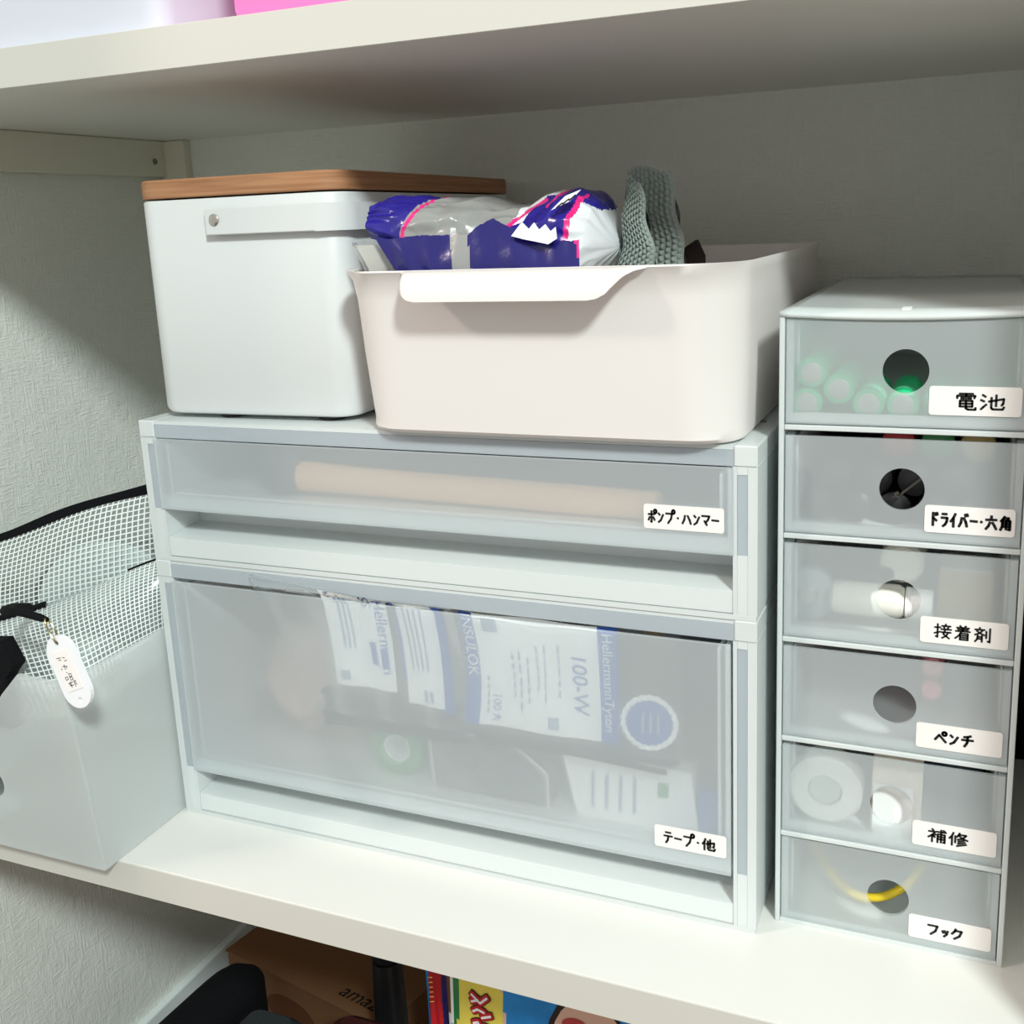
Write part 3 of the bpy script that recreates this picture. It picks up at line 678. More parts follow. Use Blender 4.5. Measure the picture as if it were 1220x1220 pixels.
t = thing('pale_backdrop', 'pale block added as a bright backdrop inside the deep drawer', 'carton', (.165, .135, zd))  # pale block added to brighten the dim background behind the ties
bm = bmesh.new(); box(bm, -.055, .050, -.030, .030, 0, .080, bev=.001); link('body', bm, 'cream', t)
bm = bmesh.new(); box(bm, -.055, .050, -.030, .002, .0802, .0815, bev=.0004); link('flap', bm, 'cream', t)
t = thing('tool_roll', 'grey tool roll filling the back of the deep drawer', 'tool roll', (0, 0, zd))
bm = bmesh.new()
lathe(bm, [(.026, .225), (.033, .227), (.034, .322), (.030, .325)], (0, .170, .0345), 'x', 20); link('roll', bm, 'midgrey', t, True)
bm = bmesh.new(); lathe(bm, [(.0341, .268), (.0343, .2685), (.0343, .282), (.0341, .2825)], (0, .170, .0345), 'x', 20); link('strap', bm, 'tan', t, True)

# ------------------------------------------------------------------ white tool box with beech lid
TW, TD, TH = .135, .255, .1265
tb = thing('storage_box', 'white box with beech lid standing on the drawer chests', 'storage box', (.0072, .0100, .2592))
tb.rotation_euler = (0, 0, math.radians(2.2))
bm = bmesh.new()
Z = lambda z, d, r: [Vector((x, y, z)) for x, y in rrect(-d, TW + d, -d, TD + d, r, 8)]
zb = .0022
loft(bm, [Z(zb, -.0045, .012), Z(zb + .0012, -.0015, .013), Z(zb + .004, 0, .014), Z(TH - .001, 0, .014), Z(TH, -.0007, .0135), Z(TH, -.0022, .012), Z(zb + .006, -.0022, .012)])
link('body', bm, 'boxwhite', tb, True)
bm = bmesh.new()
L0 = TH + .0010
loft(bm, [Z(L0, -.0002, .014), Z(L0 + .0005, .0003, .0145), Z(L0 + .0095, .0003, .0145), Z(L0 + .0105, -.0006, .0138)])
link('lid', bm, 'beech', tb, True)
hb = bmesh.new()
d = .0032; r = .016; z0, z1 = TH - .0205, TH - .0058
path = []
path.append((.052, -d))
for k in range(9):
    a = math.radians(-90 + 90 * k / 8); path.append((TW + d - r + r * math.cos(a), -d + r + r * math.sin(a)))
for k in range(9):
    a = math.radians(90 * k / 8); path.append((TW + d - r + r * math.cos(a), TD + d - r + r * math.sin(a)))
path.append((.052, TD + d))
n_ = len(path); rings = []
for i, p in enumerate(path):
    a = Vector(path[max(i - 1, 0)]); b = Vector(path[min(i + 1, n_ - 1)]); t_ = (b - a).normalized(); nn = Vector((t_.y, -t_.x)) * .0016
    rings.append([Vector((p[0], p[1], z0)), Vector((p[0] + nn.x, p[1] + nn.y, z0)), Vector((p[0] + nn.x, p[1] + nn.y, z1)), Vector((p[0], p[1], z1))])
loft(hb, rings); bmesh.ops.bevel(hb, geom=[e for e in hb.edges if e.calc_length() > .0144 and abs(e.verts[0].co.x - .052) < 1e-4], offset=.0005, segments=1, affect='EDGES')
h = link('carry_handle', hb, 'boxwhite', tb, True)
for y, s in ((-d - .0016, -1), (TD + d + .0016, 1)):
    bm = bmesh.new(); lathe(bm, [(.0032, .003 * -s), (.0032, .0006 * s), (.0024, .0012 * s), (.0010, .0013 * s)], (.0585, y, (z0 + z1) / 2 + .001), 'y', 18)
    link('rivet', bm, 'chrome', h, True)
for x in (.045, TW - .022):
    for y in (.014, TD - .014):
        bm = bmesh.new(); lathe(bm, [(.0075, 0), (.0085, .0006), (.0085, .0022), (.0075, .0024)], (x, y, 0), 'z', 16)
        link('foot', bm, 'rubber', tb, True)

# ------------------------------------------------------------------ white basket
BX0, BX1, BY0, BY1, BZ = .1590, .3620, -.0095, .252, .2592
bk = thing('storage_basket', 'white plastic open basket with a front lip handle on the drawer chests', 'basket', (0, 0, BZ))
H = .0853
def BR(z, d, r): return [Vector((x, y, z)) for x, y in rrect(BX0 - d, BX1 + d * .8, BY0 - d * 2.2, BY1 + d, r, 10)]
bm = bmesh.new()
loft(bm, [BR(0, -.0035, .020), BR(.0010, -.0012, .024), BR(.003, -.0002, .026), BR(.007, 0, .028), BR(.04, .0018, .030), BR(.070, .0030, .031), BR(.0800, .0040, .032), BR(H - .0008, .0056, .033),
          BR(H, .0052, .030), BR(H - .0004, .0030, .028), BR(H - .006, .0018, .026), BR(.04, -.0004, .023), BR(.009, -.0022, .020), BR(.004, -.005, .018), BR(.0022, -.012, .016)])
link('tub', bm, 'basket', bk, True)
# lip handle: a flap that folds out and down from the rim, its ends sweeping up into it
bm = bmesh.new()
xl, xr = .1985, .3330
LIP = [(.1980, 0), (.2015, .12), (.2030, .50), (.2050, .78), (.2080, .94), (.2120, 1), (.3000, 1), (.3045, .95), (.3085, .80), (.3120, .52), (.3150, .28), (.3190, .12), (.3250, .03), (.3340, 0)]
yr = BY0 - .0056 * 2.2
nu = 110; grid = []
for i in range(nu + 1):
    u = i / nu; x = xl + (xr - xl) * u
    dep = 0.0
    for (a, p), (b, q) in zip(LIP, LIP[1:]):
        if a <= x <= b: dep = p + (q - p) * (x - a) / (b - a)
    hgt = .0005 + .0138 * dep; out = .0005 + .0135 * (1 - (1 - dep) ** 2)
    ring = []
    for k in range(9):
        v = k / 8; ring.append(Vector((x, yr + .0016 - out * math.sin(v * PI / 2) ** .8, H - hgt * (1 - math.cos(v * PI / 2)) - .00015)))
    back = [p + Vector((0, .0016, -.0006 if k < 6 else 0)) for k, p in enumerate(ring)]
    grid.append(ring + back[::-1])
loft(bm, grid); link('lip_handle', bm, 'basket', bk, True)

# ------------------------------------------------------------------ things in the basket
def inside(x, z, poly):
    c = False; n = len(poly)
    for i in range(n):
        x1, y1 = poly[i]; x2, y2 = poly[(i + 1) % n]
        if (y1 > z) != (y2 > z) and x < (x2 - x1) * (z - y1) / (y2 - y1) + x1: c = not c
    return c
pk = thing('sponge_pack', 'torn glossy blue and silver pack lying in the white basket', 'packet', (0, 0, 0))
bm = bmesh.new(); nx, na = 300, 220
def lerp(T, u):
    for (a, p), (b, q) in zip(T, T[1:]):
        if a <= u <= b: return p + (q - p) * (u - a) / (b - a)
    return T[-1][1]
TOP = [(0, .3765), (.06, .3795), (.2, .3810), (.45, .3785), (.58, .3755), (.66, .3730), (.76, .3800), (.86, .3815), (.94, .3790), (1, .3640)]
BOT = [(0, .3590), (.06, .3560), (.15, .3480), (.3, .3350), (.5, .326), (.9, .326), (1, .338)]
rings = []
for i in range(nx + 1):
    u = i / nx; x = .1570 + .1290 * u
    tp_, bt_ = lerp(TOP, u), lerp(BOT, u)
    e1 = (1 - max(0, (u - .84) / .16) ** 2.2) ** .5 if u < 1 else 0; e0 = min(1, u / .03) ** .5; end = e0 * e1
    rz = max(.0006, (tp_ - bt_) / 2 * max(.10, end)); zc = (tp_ + bt_) / 2
    ry = (.018 + .024 * min(1, u / .4)) * max(.04, end); yc = .030 + .030 * min(1, u / .5)
    ring = []
    for k in range(na):
        a = 2 * PI * k / na; ca, sa_ = math.cos(a), math.sin(a)
        p = Vector((x, yc + ry * math.copysign(abs(ca) ** .8, ca), zc + rz * math.copysign(abs(sa_) ** .8, sa_)))
        nz = pnoise(Vector((x * 55, a * 1.6, 3))) * .0030 + abs(pnoise(Vector((x * 75, a * 2, 7)))) * .0020
        crease = -abs(pnoise(Vector((x * 38 + a * 2, a * 2.2 - x * 25, 11)))) * .004
        ring.append(p + Vector((0, ca, sa_)) * (nz + crease) * (.3 + .7 * end))
    rings.append(ring)
loft(bm, rings)
blue = [[(.13, .33), (.13, .40), (.184, .40), (.1765, .374), (.1705, .363), (.170, .33)], [(.232, .362), (.243, .366), (.250, .3785), (.2720, .3785), (.2655, .353), (.240, .352)], [(.2555, .374), (.262, .40), (.30, .40), (.288, .376), (.281, .368), (.272, .374)]]
pinkl = [[(.1850, .40), (.1795, .374), (.1725, .363), (.1715, .33)], [(.231, .355), (.2370, .3660), (.2500, .3760)], [(.2712, .377), (.2665, .350)], [(.2558, .373), (.2625, .40)]]
def dist2(x, z, pl):
    d = 9
    for (x1, y1), (x2, y2) in zip(pl, pl[1:]):
        t = max(0, min(1, ((x - x1) * (x2 - x1) + (z - y1) * (y2 - y1)) / ((x2 - x1) ** 2 + (y2 - y1) ** 2)))
        d = min(d, math.hypot(x - x1 - t * (x2 - x1), z - y1 - t * (y2 - y1)))
    return d
for f in bm.faces:
    c = f.calc_center_median(); c.x += .0012 * pnoise(c * 90) - (.010 if c.x < .225 else .002); mi = 2 if c.x < .2365 and c.z > .33 else 3
    if any(inside(c.x, c.z, q) for q in blue): mi = 0
    if any(dist2(c.x, c.z, q) < .0012 for q in pinkl): mi = 1
    if c.x < .1482 + .0015 * pnoise(c * 400): mi = 3
    f.material_index = mi
link('wrapper', bm, ['navy', 'magenta', 'silver', 'packwhite'], pk, True)
# torn front flap with jagged top edge
bm = bmesh.new(); NX = 90
jag = [(.1600, .3612), (.168, .3595), (.178, .3605), (.188, .3610), (.199, .3605), (.207, .3612), (.2135, .3600), (.2185, .3640), (.2220, .3655), (.2280, .3680), (.2330, .3650), (.2390, .3625), (.2435, .3590), (.2500, .3575), (.2560, .3560), (.2620, .3562), (.2700, .3555)]
def jz(x):
    for (a, p), (b, q) in zip(jag, jag[1:]):
        if a <= x <= b: return p + (q - p) * (x - a) / (b - a)
    return .356
def flap(u, v, off=0):
    x = .1700 + .112 * u; top = jz(x - .010) + .0007 * pnoise(Vector((x * 700, 0, 0)))
    z = top + (.322 - top) * v; xx = x + (.026 * v * max(0, 1 - u * 2.4)) + .004 * v * u
    y = .0050 - .006 * math.sin(v * PI * .7) + .002 * pnoise(Vector((x * 90, z * 60, 4))) + .006 * (1 - u) * v - off + .010 * max(0, u - .75)
    return Vector((xx, y, z))
sheet(bm, flap, NX, 20)
for f in bm.faces:
    c = f.calc_center_median()
    f.material_index = 1 if .2135 + (.3605 - c.z) * .17 < c.x < .2235 + (.3605 - c.z) * .17 else (2 if c.x > .2795 + (.356 - c.z) * .35 else 0)
fo = link('torn_flap', bm, ['navydark', 'silver', 'magenta'], pk, True)
bm = bmesh.new()
z_ = [(.248, .3655), (.252, .3620), (.2545, .3650), (.2575, .3615), (.2605, .3640), (.2635, .3605), (.2660, .3625), (.2672, .3570), (.263, .3545), (.256, .3560), (.250, .3572), (.243, .3590)]
prism(bm, z_, lambda a, b: Vector((a + .006, .0000 + (b - .355) * .35, b)), (0, .0006, 0))
link('torn_edge', bm, 'packwhite', pk)
bm = bmesh.new()
prism(bm, [(.262, .3705), (.270, .3745), (.2735, .3800), (.2665, .3772)], lambda a, b: Vector((a + .004, .0125 + (b - .370) * 1.3, b)), (0, -.0006, 0), 0)
for k in range(3): ribbon(bm, [(.2645 + k * .0026, .3718 + k * .0016), (.2665 + k * .0026, .3738 + k * .0018)], .0009, lambda a, b: Vector((a + .004, .0117 + (b - .370) * 1.3, b)), 1)
link('price_label', bm, ['paper', 'ink'], pk)

def knit(label, x0, x1, z0, z1, y, lean, taper, name='cleaning_cloth', parent=None):
    bm = bmesh.new(); nu, nv = 96, 120; rows, cols = 22, 10
    def S(s):
        def f(u, v):
            wv = x0 + (x1 - x0) * (.5 + (u - .5) * (1 - taper * v)); z = z0 + (z1 - z0) * (v + .03 * math.sin(u * 5) * v)
            e = math.sin(PI * u); b_ = abs(math.sin(PI * u * cols)) * abs(math.sin(PI * (v * rows + .5 * math.floor(u * cols) % 1))) ** .7
            th = (.0065 * e ** .6 + .0002) * (1 - .35 * v) * min(1, (1 - v) * 12 + .05)
            return Vector((wv + lean * v + .0022 * pnoise(Vector((v * 5, s, 1))), y + s * (th + .0024 * b_ * min(1, e * 3) * (1 if v < .99 else .2)) + .006 * math.sin(v * 2.4 + u), z))
        return f
    sheet(bm, S(-1), nu, nv); sheet(bm, S(1), nu, nv)
    bmesh.ops.remove_doubles(bm, verts=bm.verts, dist=.0003)
    return bm
t = thing('cleaning_cloth', 'grey knobbly microfibre cloth bunched at the right end of the basket', 'cloth', (0, 0, 0))
link('back_lobe', knit('', .2800, .3165, .318, .3905, .082, -.003, .30), 'knit', t, True)
link('front_lobe', knit('', .2830, .3085, .318, .3845, .052, .000, .62), 'knit', t, True)
bm = bmesh.new(); prism(bm, [(.309, .318), (.3205, .318), (.3205, .343), (.3165, .352), (.310, .348)], lambda a, b: Vector((a, .100, b)), (0, .006, 0)); link('dark_binding', bm, 'knitdark', t)

t = thing('small_clear_case', 'small clear plastic case at the left corner of the basket', 'case', (0, 0, 0))
bm = bmesh.new(); prism(bm, [(.1700, .312), (.1860, .312), (.1795, .345), (.1720, .3585), (.1560, .3585), (.1625, .345)], lambda a, b: Vector((a, .0040, b)), (0, .006, 0)); link('shell', bm, 'blister', t)
bm = bmesh.new(); prism(bm, [(.1710, .314), (.1800, .314), (.1740, .345), (.1680, .3570), (.1570, .3570), (.1640, .345)], lambda a, b: Vector((a, .0060, b)), (0, .002, 0)); link('insert_card', bm, 'cream', t)
t = thing('folded_sachet', 'pale folded plastic sachet tucked under the blue pack', 'sachet', (0, 0, 0))
bm = bmesh.new(); prism(bm, [(.180, .325), (.212, .325), (.208, .345), (.1945, .355), (.1900, .352)], lambda a, b: Vector((a, .030, b)), (0, .004, 0)); link('sleeve', bm, 'film', t)
bm = bmesh.new(); prism(bm, [(.186, .326), (.208, .326), (.205, .342), (.195, .350)], lambda a, b: Vector((a, .0312, b)), (0, .0015, 0)); link('insert', bm, 'cream', t)

# ------------------------------------------------------------------ six-drawer unit
UX, UY, UW, UD, UH = .377, .015, .110, .245, .320
un = thing('drawer_tower', 'narrow frosted tower of six small labelled drawers on the shelf', 'drawer unit', (UX, UY, 0))
bm = bmesh.new()
pitch = .05345; tops = [.3170 - pitch * k for k in range(6)]
for x0, x1 in ((0, .0024), (UW - .0024, UW)): box(bm, x0, x1, 0, UD, 0, UH - .0026, bev=.0004, seg=1)
box(bm, .0026, UW - .0026, UD - .002, UD, .001, UH - .0028)
box(bm, .0026, UW - .0026, .0006, UD - .0022, 0, .0022)
for zt_ in tops[1:]: box(bm, .0026, UW - .0026, .0004, UD - .0022, zt_ + .0008, zt_ + .0032, bev=.0003, seg=1)
link('housing', bm, 'frame', un)
bm = bmesh.new(); nseg = 24                                        # top board, sagging a little at the middle of its front
def topz(u, v): return -.0016 * math.sin(PI * u) * (1 - v) ** 2
for zz in (0,):
    sheet(bm, lambda u, v: Vector((UW * u, UD * v, UH + topz(u, v))), nseg, 8); sheet(bm, lambda u, v: Vector((UW * u, UD * v, UH - .0024 + topz(u, v))), nseg, 8)
    sheet(bm, lambda u, v: Vector((UW * u, 0, UH - .0024 * v + topz(u, 0))), nseg, 1)
    for x in (0, UW): sheet(bm, lambda u, v: Vector((x, UD * u, UH - .0024 * v)), 8, 1)
    sheet(bm, lambda u, v: Vector((UW * u, UD, UH - .0024 * v)), nseg, 1)
bmesh.ops.remove_doubles(bm, verts=bm.verts, dist=1e-5); bmesh.ops.recalc_face_normals(bm, faces=bm.faces)
link('top_board', bm, 'frame', un)
bm = bmesh.new(); box(bm, .0525, .0565, .018, .030, UH - .0012, UH - .0006); link('moulding_mark', bm, 'paper', un)
hz = [.2930, .2381, .1842, .1307, .0766, .0255]
labs = [('電池', .2735, .2866, .0075, [.0105, .0115], .0108, 0.0), ('ドライバー・六角', .2187, .2316, .0066, [.0042, .0040, .0036, .0050, .0036, .0026, .0060, .0060], .0026, 0), ('接着剤', .1648, .1776, .0072, [.0086, .0086, .0086], .0062, 0),
        ('ペンチ', .1108, .1236, .0062, [.0066, .0052, .0066], .0082, 0), ('補修', .0584, .0715, .0072, [.0095, .0098], .0073, 0), ('フック', .0066, .0194, .0060, [.0066, .0046, .0066], .0085, 0)]
for k in range(6):
    zt_ = tops[k] - (.0003 if k in (0, 5) else .0020); zb_ = tops[k] - .0495
    d = bmesh.new(); xa, xb = .0031, UW - .0031
    holed_plate(d, xa, xb, zb_, zt_, .0012, .0030, .0562, hz[k], .0100)
    for a, b in ((xa, xa + .0032), (xb - .0032, xb)): box(d, a, b, .0031, .012, zb_ + .0004, zt_ - .0004, mi=1)
    box(d, xa + .0033, xb - .0033, .0031, .0045, zb_ + .0004, zb_ + .0050, mi=1)
    o = clear_inside(link('drawer', d, ['fpanel', 'frame'], un), lambda c, n: n.y > .7 and .0029 < c.y < .0031)
    b = bmesh.new()
    box(b, xa + .0034, xb - .0034, .0052, UD - .006, zb_ + .0004, zb_ + .0018)
    for a, c in ((xa + .0034, xa + .0046), (xb - .0046, xb - .0034)): box(b, a, c, .0122, UD - .006, zb_ + .0020, zt_ - .003)
    box(b, xa + .0048, xb - .0048, UD - .0076, UD - .006, zb_ + .0020, zt_ - .003)
    link('drawer_tray', b, 'tray', o)
    s, l0, l1, th, adv, x0, sl = labs[k]
    sticker(o, .0665, .1046, l0, l1, .0011, s, .0665 + x0, th, adv, .00102 * (.86 if k == 2 else 1) if len(adv) < 4 and k in (0, 2, 4) else .00124)

t = thing('dark_gap_filler', 'black block added to darken the gap right of the drawer tower', 'case', (.507, .262, 0))  # black block added so the gap beside the tower stays dark
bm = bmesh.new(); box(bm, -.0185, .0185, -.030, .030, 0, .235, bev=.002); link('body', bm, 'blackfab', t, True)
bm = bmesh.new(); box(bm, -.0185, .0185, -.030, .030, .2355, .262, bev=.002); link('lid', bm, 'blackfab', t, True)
# batteries in the top drawer
zf = tops[0] - .0495 + .0018 + .0002
def battery(x, z, y, ln, label):
    t = thing('battery', label, 'battery', (UX + x, UY + y, z), 'batteries in the top small drawer')
    bm = bmesh.new()
    lathe(bm, [(.0040, -.0002), (.0050, .0001), (.0053, .0010)], (0, 0, 0), 'y', 24); link('end_cap', bm, 'steel', t, True)
    bm = bmesh.new(); lathe(bm, [(.0054, .0002), (.00690, .0008), (.00715, .0022), (.00717, .0061), (.00717, .0135), (.00715, .0136), (.00715, ln - .002), (.0060, ln - .001)], (0, 0, 0), 'y', 24, mis=[0, 0, 0, 1, 0, 0, 0])
    link('sleeve', bm, ['batt', 'battpale'], t, True)
    bm = bmesh.new(); lathe(bm, [(.0027, ln - .0010), (.0027, ln + .001), (.0022, ln + .0013)], (0, 0, 0), 'y', 14); link('terminal', bm, 'steel', t, True)
r_ = .0073; yb_ = .0060
for x, dz, y, lab in ((.0143, .0143, .0047, 'green battery stacked on top at the far left of top drawer'), (.0122, 0, .0047, 'green battery lying under the stacked one at far left of top drawer'),
                      (.0268, .0068, .0047, 'green battery raised slightly beside the stacked pair in top drawer'), (.0402, .0002, .0048, 'green battery just left of the round hole of top drawer'),
                      (.0552, 0, .0052, 'green battery showing through the round hole of top drawer'), (.0705, 0, .0100, 'green battery behind the left end of the top sticker'),
                      (.0853, 0, .0120, 'green battery behind the middle of the top sticker'), (.0985, .0004, .0120, 'green battery behind the right end of the top sticker')):
    battery(x, zf + r_ + dz, y, .048, lab)
# screwdrivers
zf = tops[1] - .0495 + .0020
def driver(x, z, m, lab, y=.016):
    t = thing('screwdriver', lab, 'screwdriver', (UX + x, UY + y, z), 'screwdrivers in the second small drawer')
    bm = bmesh.new(); lathe(bm, [(.0050, 0), (.0078, .002), (.0082, .02), (.0062, .040), (.0075, .062), (.0078, .075), (.005, .080)], (0, 0, 0), 'y', 16); link('handle', bm, m, t, True)
    bm = bmesh.new(); lathe(bm, [(.0024, .0802), (.0024, .170), (.0008, .178)], (0, 0, 0), 'y', 10); link('shaft', bm, 'steel', t, True)
for x, dz, m, lab in ((.0160, 0, 'black', 'black screwdriver at the left end of the second drawer'), (.0340, 0, 'black', 'black screwdriver left of the round hole in the second drawer'), (.0520, 0, 'black', 'lowest black screwdriver behind the round hole of the second drawer'), (.0700, 0, 'black', 'black screwdriver behind the second drawer sticker'), (.0900, 0, 'black', 'black screwdriver at the right end of the second drawer'),
                      (.0250, .0141, 'black', 'upper black screwdriver at the left of the second drawer'), (.0430, .0141, 'black', 'upper black screwdriver by the left rim of the second drawer hole'), (.0610, .0141, 'black', 'upper black screwdriver by the right rim of the second drawer hole'), (.0790, .0141, 'black', 'upper black screwdriver above the second drawer sticker'),
                      (.0520, .0282, 'red', 'red handled screwdriver showing in the slit of the second drawer'), (.0700, .0282, 'green', 'green handled screwdriver showing in the slit of the second drawer'), (.0880, .0282, 'tan', 'tan handled screwdriver showing in the slit of the second drawer')):
    driver(x, zf + .0084 + dz, m, lab, .016 if dz < .02 else .034)
t = thing('hex_key', 'small bent hex key seen through the second drawer hole', 'hex key', (0, 0, 0))
bm = bmesh.new(); tube(bm, [(UX + .0515, UY + .0095, .2325), (UX + .0545, UY + .0100, .2320), (UX + .0560, UY + .0105, .2340), (UX + .0640, UY + .0120, .2410)], .0006, 6); link('shaft', bm, 'screw', t, True)
bm = bmesh.new(); tube(bm, [(UX + .0525, UY + .0090, .2335), (UX + .0545, UY + .0092, .2345)], .0009, 6); link('tip', bm, 'screw', t, True)
# glue drawer
zf = tops[2] - .0495 + .0020
t = thing('glue_tube', 'white glue tube lying level behind the third drawer front', 'glue', (UX, UY, zf))
bm = bmesh.new(); lathe(bm, [(.0045, .0235), (.0075, .0255), (.0082, .030), (.0082, .056), (.0065, .0585)], (0, .0145, .0160), 'x', 20); link('tube', bm, 'cream', t, True)
bm = bmesh.new(); lathe(bm, [(.0060, .0588), (.0078, .0592), (.0078, .0600), (.0074, .0604), (.0078, .0608), (.0074, .0616), (.0078, .0622), (.0070, .071), (.006, .0715)], (0, .0145, .0160), 'x', 18); link('cap', bm, 'paper', t, True)
t = thing('glue_stick', 'white glue bottle with black mark seen in the third drawer hole', 'glue', (UX, UY, zf))
bm = bmesh.new(); lathe(bm, [(.0085, .026), (.0105, .028), (.0105, .075), (.009, .077)], (.0560, 0, .0315), 'y', 20); link('bottle', bm, 'cream', t, True)
bm = bmesh.new(); prism(bm, [(.047, .0215), (.0525, .0215), (.0525, .0240), (.0510, .0262), (.047, .0270)], lambda a, b: Vector((a, .0250, b + .003)), (0, .0009, 0)); link('black_mark', bm, 'black', t)
t = thing('glue_box', 'yellowish glue box at the right of the third drawer', 'box', (UX, UY, zf))
bm = bmesh.new(); box(bm, .073, .098, .034, .060, 0, .027, bev=.001); link('carton', bm, 'tan', t)
bm = bmesh.new(); box(bm, .0735, .0975, .0342, .0598, .0272, .0285, bev=.0005); link('flap', bm, 'cream', t)
t = thing('lens_cap', 'pale round cap at the left of the third drawer', 'cap', (UX + .0125, UY + .016, zf + .0145))
bm = bmesh.new(); lathe(bm, [(.0115, 0), (.0135, .0015), (.0135, .008)], (0, 0, 0), 'y', 24); link('disc', bm, 'capgrey', t, True)
bm = bmesh.new(); lathe(bm, [(.004, -.0012), (.0050, -.0002)], (0, 0, 0), 'y', 16); link('nub', bm, 'steel', t, True)
# pliers
zf = tops[3] - .0495 + .0020
t = thing('pliers', 'rose gripped pliers lying in the fourth small drawer', 'pliers', (UX, UY, zf))
for s in (-1, 1):
    bm = bmesh.new(); tube(bm, [(.072, .030, .0250 + s * .0060), (.072, .055, .0240 + s * .0085), (.073, .085, .0225 + s * .0070), (.074, .1045, .0210 + s * .003)], [.0050, .0056, .0052, .004], 10); link('grip', bm, 'rose', t, True)
bm = bmesh.new(); prism(bm, [(.066, .1055), (.083, .1055), (.084, .122), (.077, .155), (.073, .155), (.066, .122)], lambda a, b: Vector((a, b, .0170)), (0, 0, .008)); link('jaw', bm, 'steel', t)
t = thing('cutters', 'dark handled cutters across the back of the fourth small drawer', 'cutters', (UX, UY, zf))
for s in (0, 1):
    bm = bmesh.new(); tube(bm, [(.012, .150 + s * .022, .039), (.05, .155 + s * .016, .040), (.070, .160 + s * .008, .040)], .0042, 10); link('grip', bm, 'red' if s else 'black', t, True)
bm = bmesh.new(); prism(bm, [(.0705, .152), (.092, .158), (.097, .164), (.092, .170), (.0705, .174)], lambda a, b: Vector((a, b, .0365)), (0, 0, .006)); link('jaw', bm, 'steel', t)
# repair drawer
zf = tops[4] - .0495 + .0020
t = thing('tape_roll', 'white tape roll standing at the left of the fifth drawer', 'tape', (UX + .0235, UY + .0075, zf + .0195))
bm = bmesh.new(); pr = [(.0085, .001), (.0165, 0), (.0185, .0020), (.0185, .014), (.0085, .015)]
loft(bm, [[Vector((r_ * math.cos(2 * PI * k / 40), h, r_ * math.sin(2 * PI * k / 40))) for k in range(40)] for r_, h in pr + pr[:1]], False, False); link('tape', bm, 'tapewhite', t, True)
bm = bmesh.new(); lathe(bm, [(.0080, .0025), (.0080, .014)], (0, 0, 0), 'y', 24); link('core', bm, 'rollpale', t, True)
t = thing('repair_sheet', 'curled pale repair sheet seen through the fifth drawer hole', 'sheet', (UX, UY, zf))
bm = bmesh.new(); rings = []
for k in range(13):
    a = PI * (1.05 - .55 * k / 12) ; rings.append([Vector((x, .030 + .020 * math.cos(a) + dd, .004 + .034 * math.sin(a) + dd)) for dd in (0, .0006) for x in ((.046, .070) if dd == 0 else (.070, .046))])
loft(bm, rings); link('sheet', bm, 'peach', t, True)
bm = bmesh.new(); box(bm, .047, .066, .0085, .0095, .0, .028); link('sleeve', bm, 'paper', t)
t = thing('putty_tin', 'dark tin at the right back of the fifth drawer', 'tin', (UX + .083, UY + .07, zf))
bm = bmesh.new(); lathe(bm, [(.0165, 0), (.017, .001), (.017, .030)], (0, 0, 0), 'z', 24); link('body', bm, 'darkgrey', t, True)
bm = bmesh.new(); lathe(bm, [(.0174, .0302), (.0174, .037), (.0165, .038)], (0, 0, 0), 'z', 24); link('lid', bm, 'navydark', t, True)
# hook drawer
zf = .0028
t = thing('wire_loop', 'yellow wire loop seen through the lowest drawer hole', 'wire', (UX, UY, zf))
bm = bmesh.new(); tube(bm, smooth([(.012, .062, .0140), (.0205, .040, .0112), (.032, .026, .0085), (.0425, .020, .0078), (.0540, .0195, .0110), (.0635, .024, .0165), (.0690, .033, .021), (.072, .04, .021)]), .0022, 10); link('wire', bm, 'yellow', t, True)
bm = bmesh.new(); lathe(bm, [(.003, -.005), (.003, .005)], (.072, .0445, .0213), 'y', 10); link('ferrule', bm, 'steel', t, True)
t = thing('metal_hook', 'steel hook lying at the back of the lowest small drawer', 'hook', (UX, UY, zf))
bm = bmesh.new(); box(bm, .046, .060, .075, .078, .003, .040, bev=.0008); link('plate', bm, 'steel', t)
bm = bmesh.new(); tube(bm, [(.053, .0747, .012), (.053, .060, .008), (.053, .055, .012), (.053, .054, .02)], .0022, 8); link('prong', bm, 'steel', t, True)

# ------------------------------------------------------------------ file box at the left with mesh pouches
fb = thing('file_box', 'low frosted file box overhanging the lower shelf edge beside the chests', 'file box', (0, 0, 0))
def fp(x, z, dy=0): return Vector((x, -.0690 - .0105 * (z / .124) + dy, z))
def front_poly():
    return [(-.157, 0.0003), (-.0015, .0003), (-.0010, .1243), (-.0350, .1255), (-.0520, .1100), (-.062, .0985), (-.096, .0985), (-.106, .1100), (-.123, .1255), (-.157, .1243)]
bm = bmesh.new()
P = front_poly(); n = 28; hole = [(-.0797 + .0105 * math.cos(2 * PI * k / n), .0470 + .0105 * math.sin(2 * PI * k / n)) for k in range(n)]
from mathutils.geometry import tessellate_polygon
tri = tessellate_polygon([[Vector((x, z, 0)) for x, z in P], [Vector((x, z, 0)) for x, z in hole[::-1]]])
al = P + hole[::-1]
A = [bm.verts.new(fp(x, z)) for x, z in al]; B = [bm.verts.new(fp(x, z, .0018)) for x, z in al]
for q in tri:
    bm.faces.new([A[i] for i in q]); bm.faces.new([B[i] for i in q[::-1]])
for loop, o0 in ((len(P), 0), (n, len(P))):
    for i in range(loop):
        a, b = o0 + i, o0 + (i + 1) % loop; bm.faces.new((A[a], A[b], B[b], B[a]))
bmesh.ops.recalc_face_normals(bm, faces=bm.faces)
clear_inside(link('front_panel', bm, 'fbox', fb), lambda c, n: n.y > .5)
bm = bmesh.new()
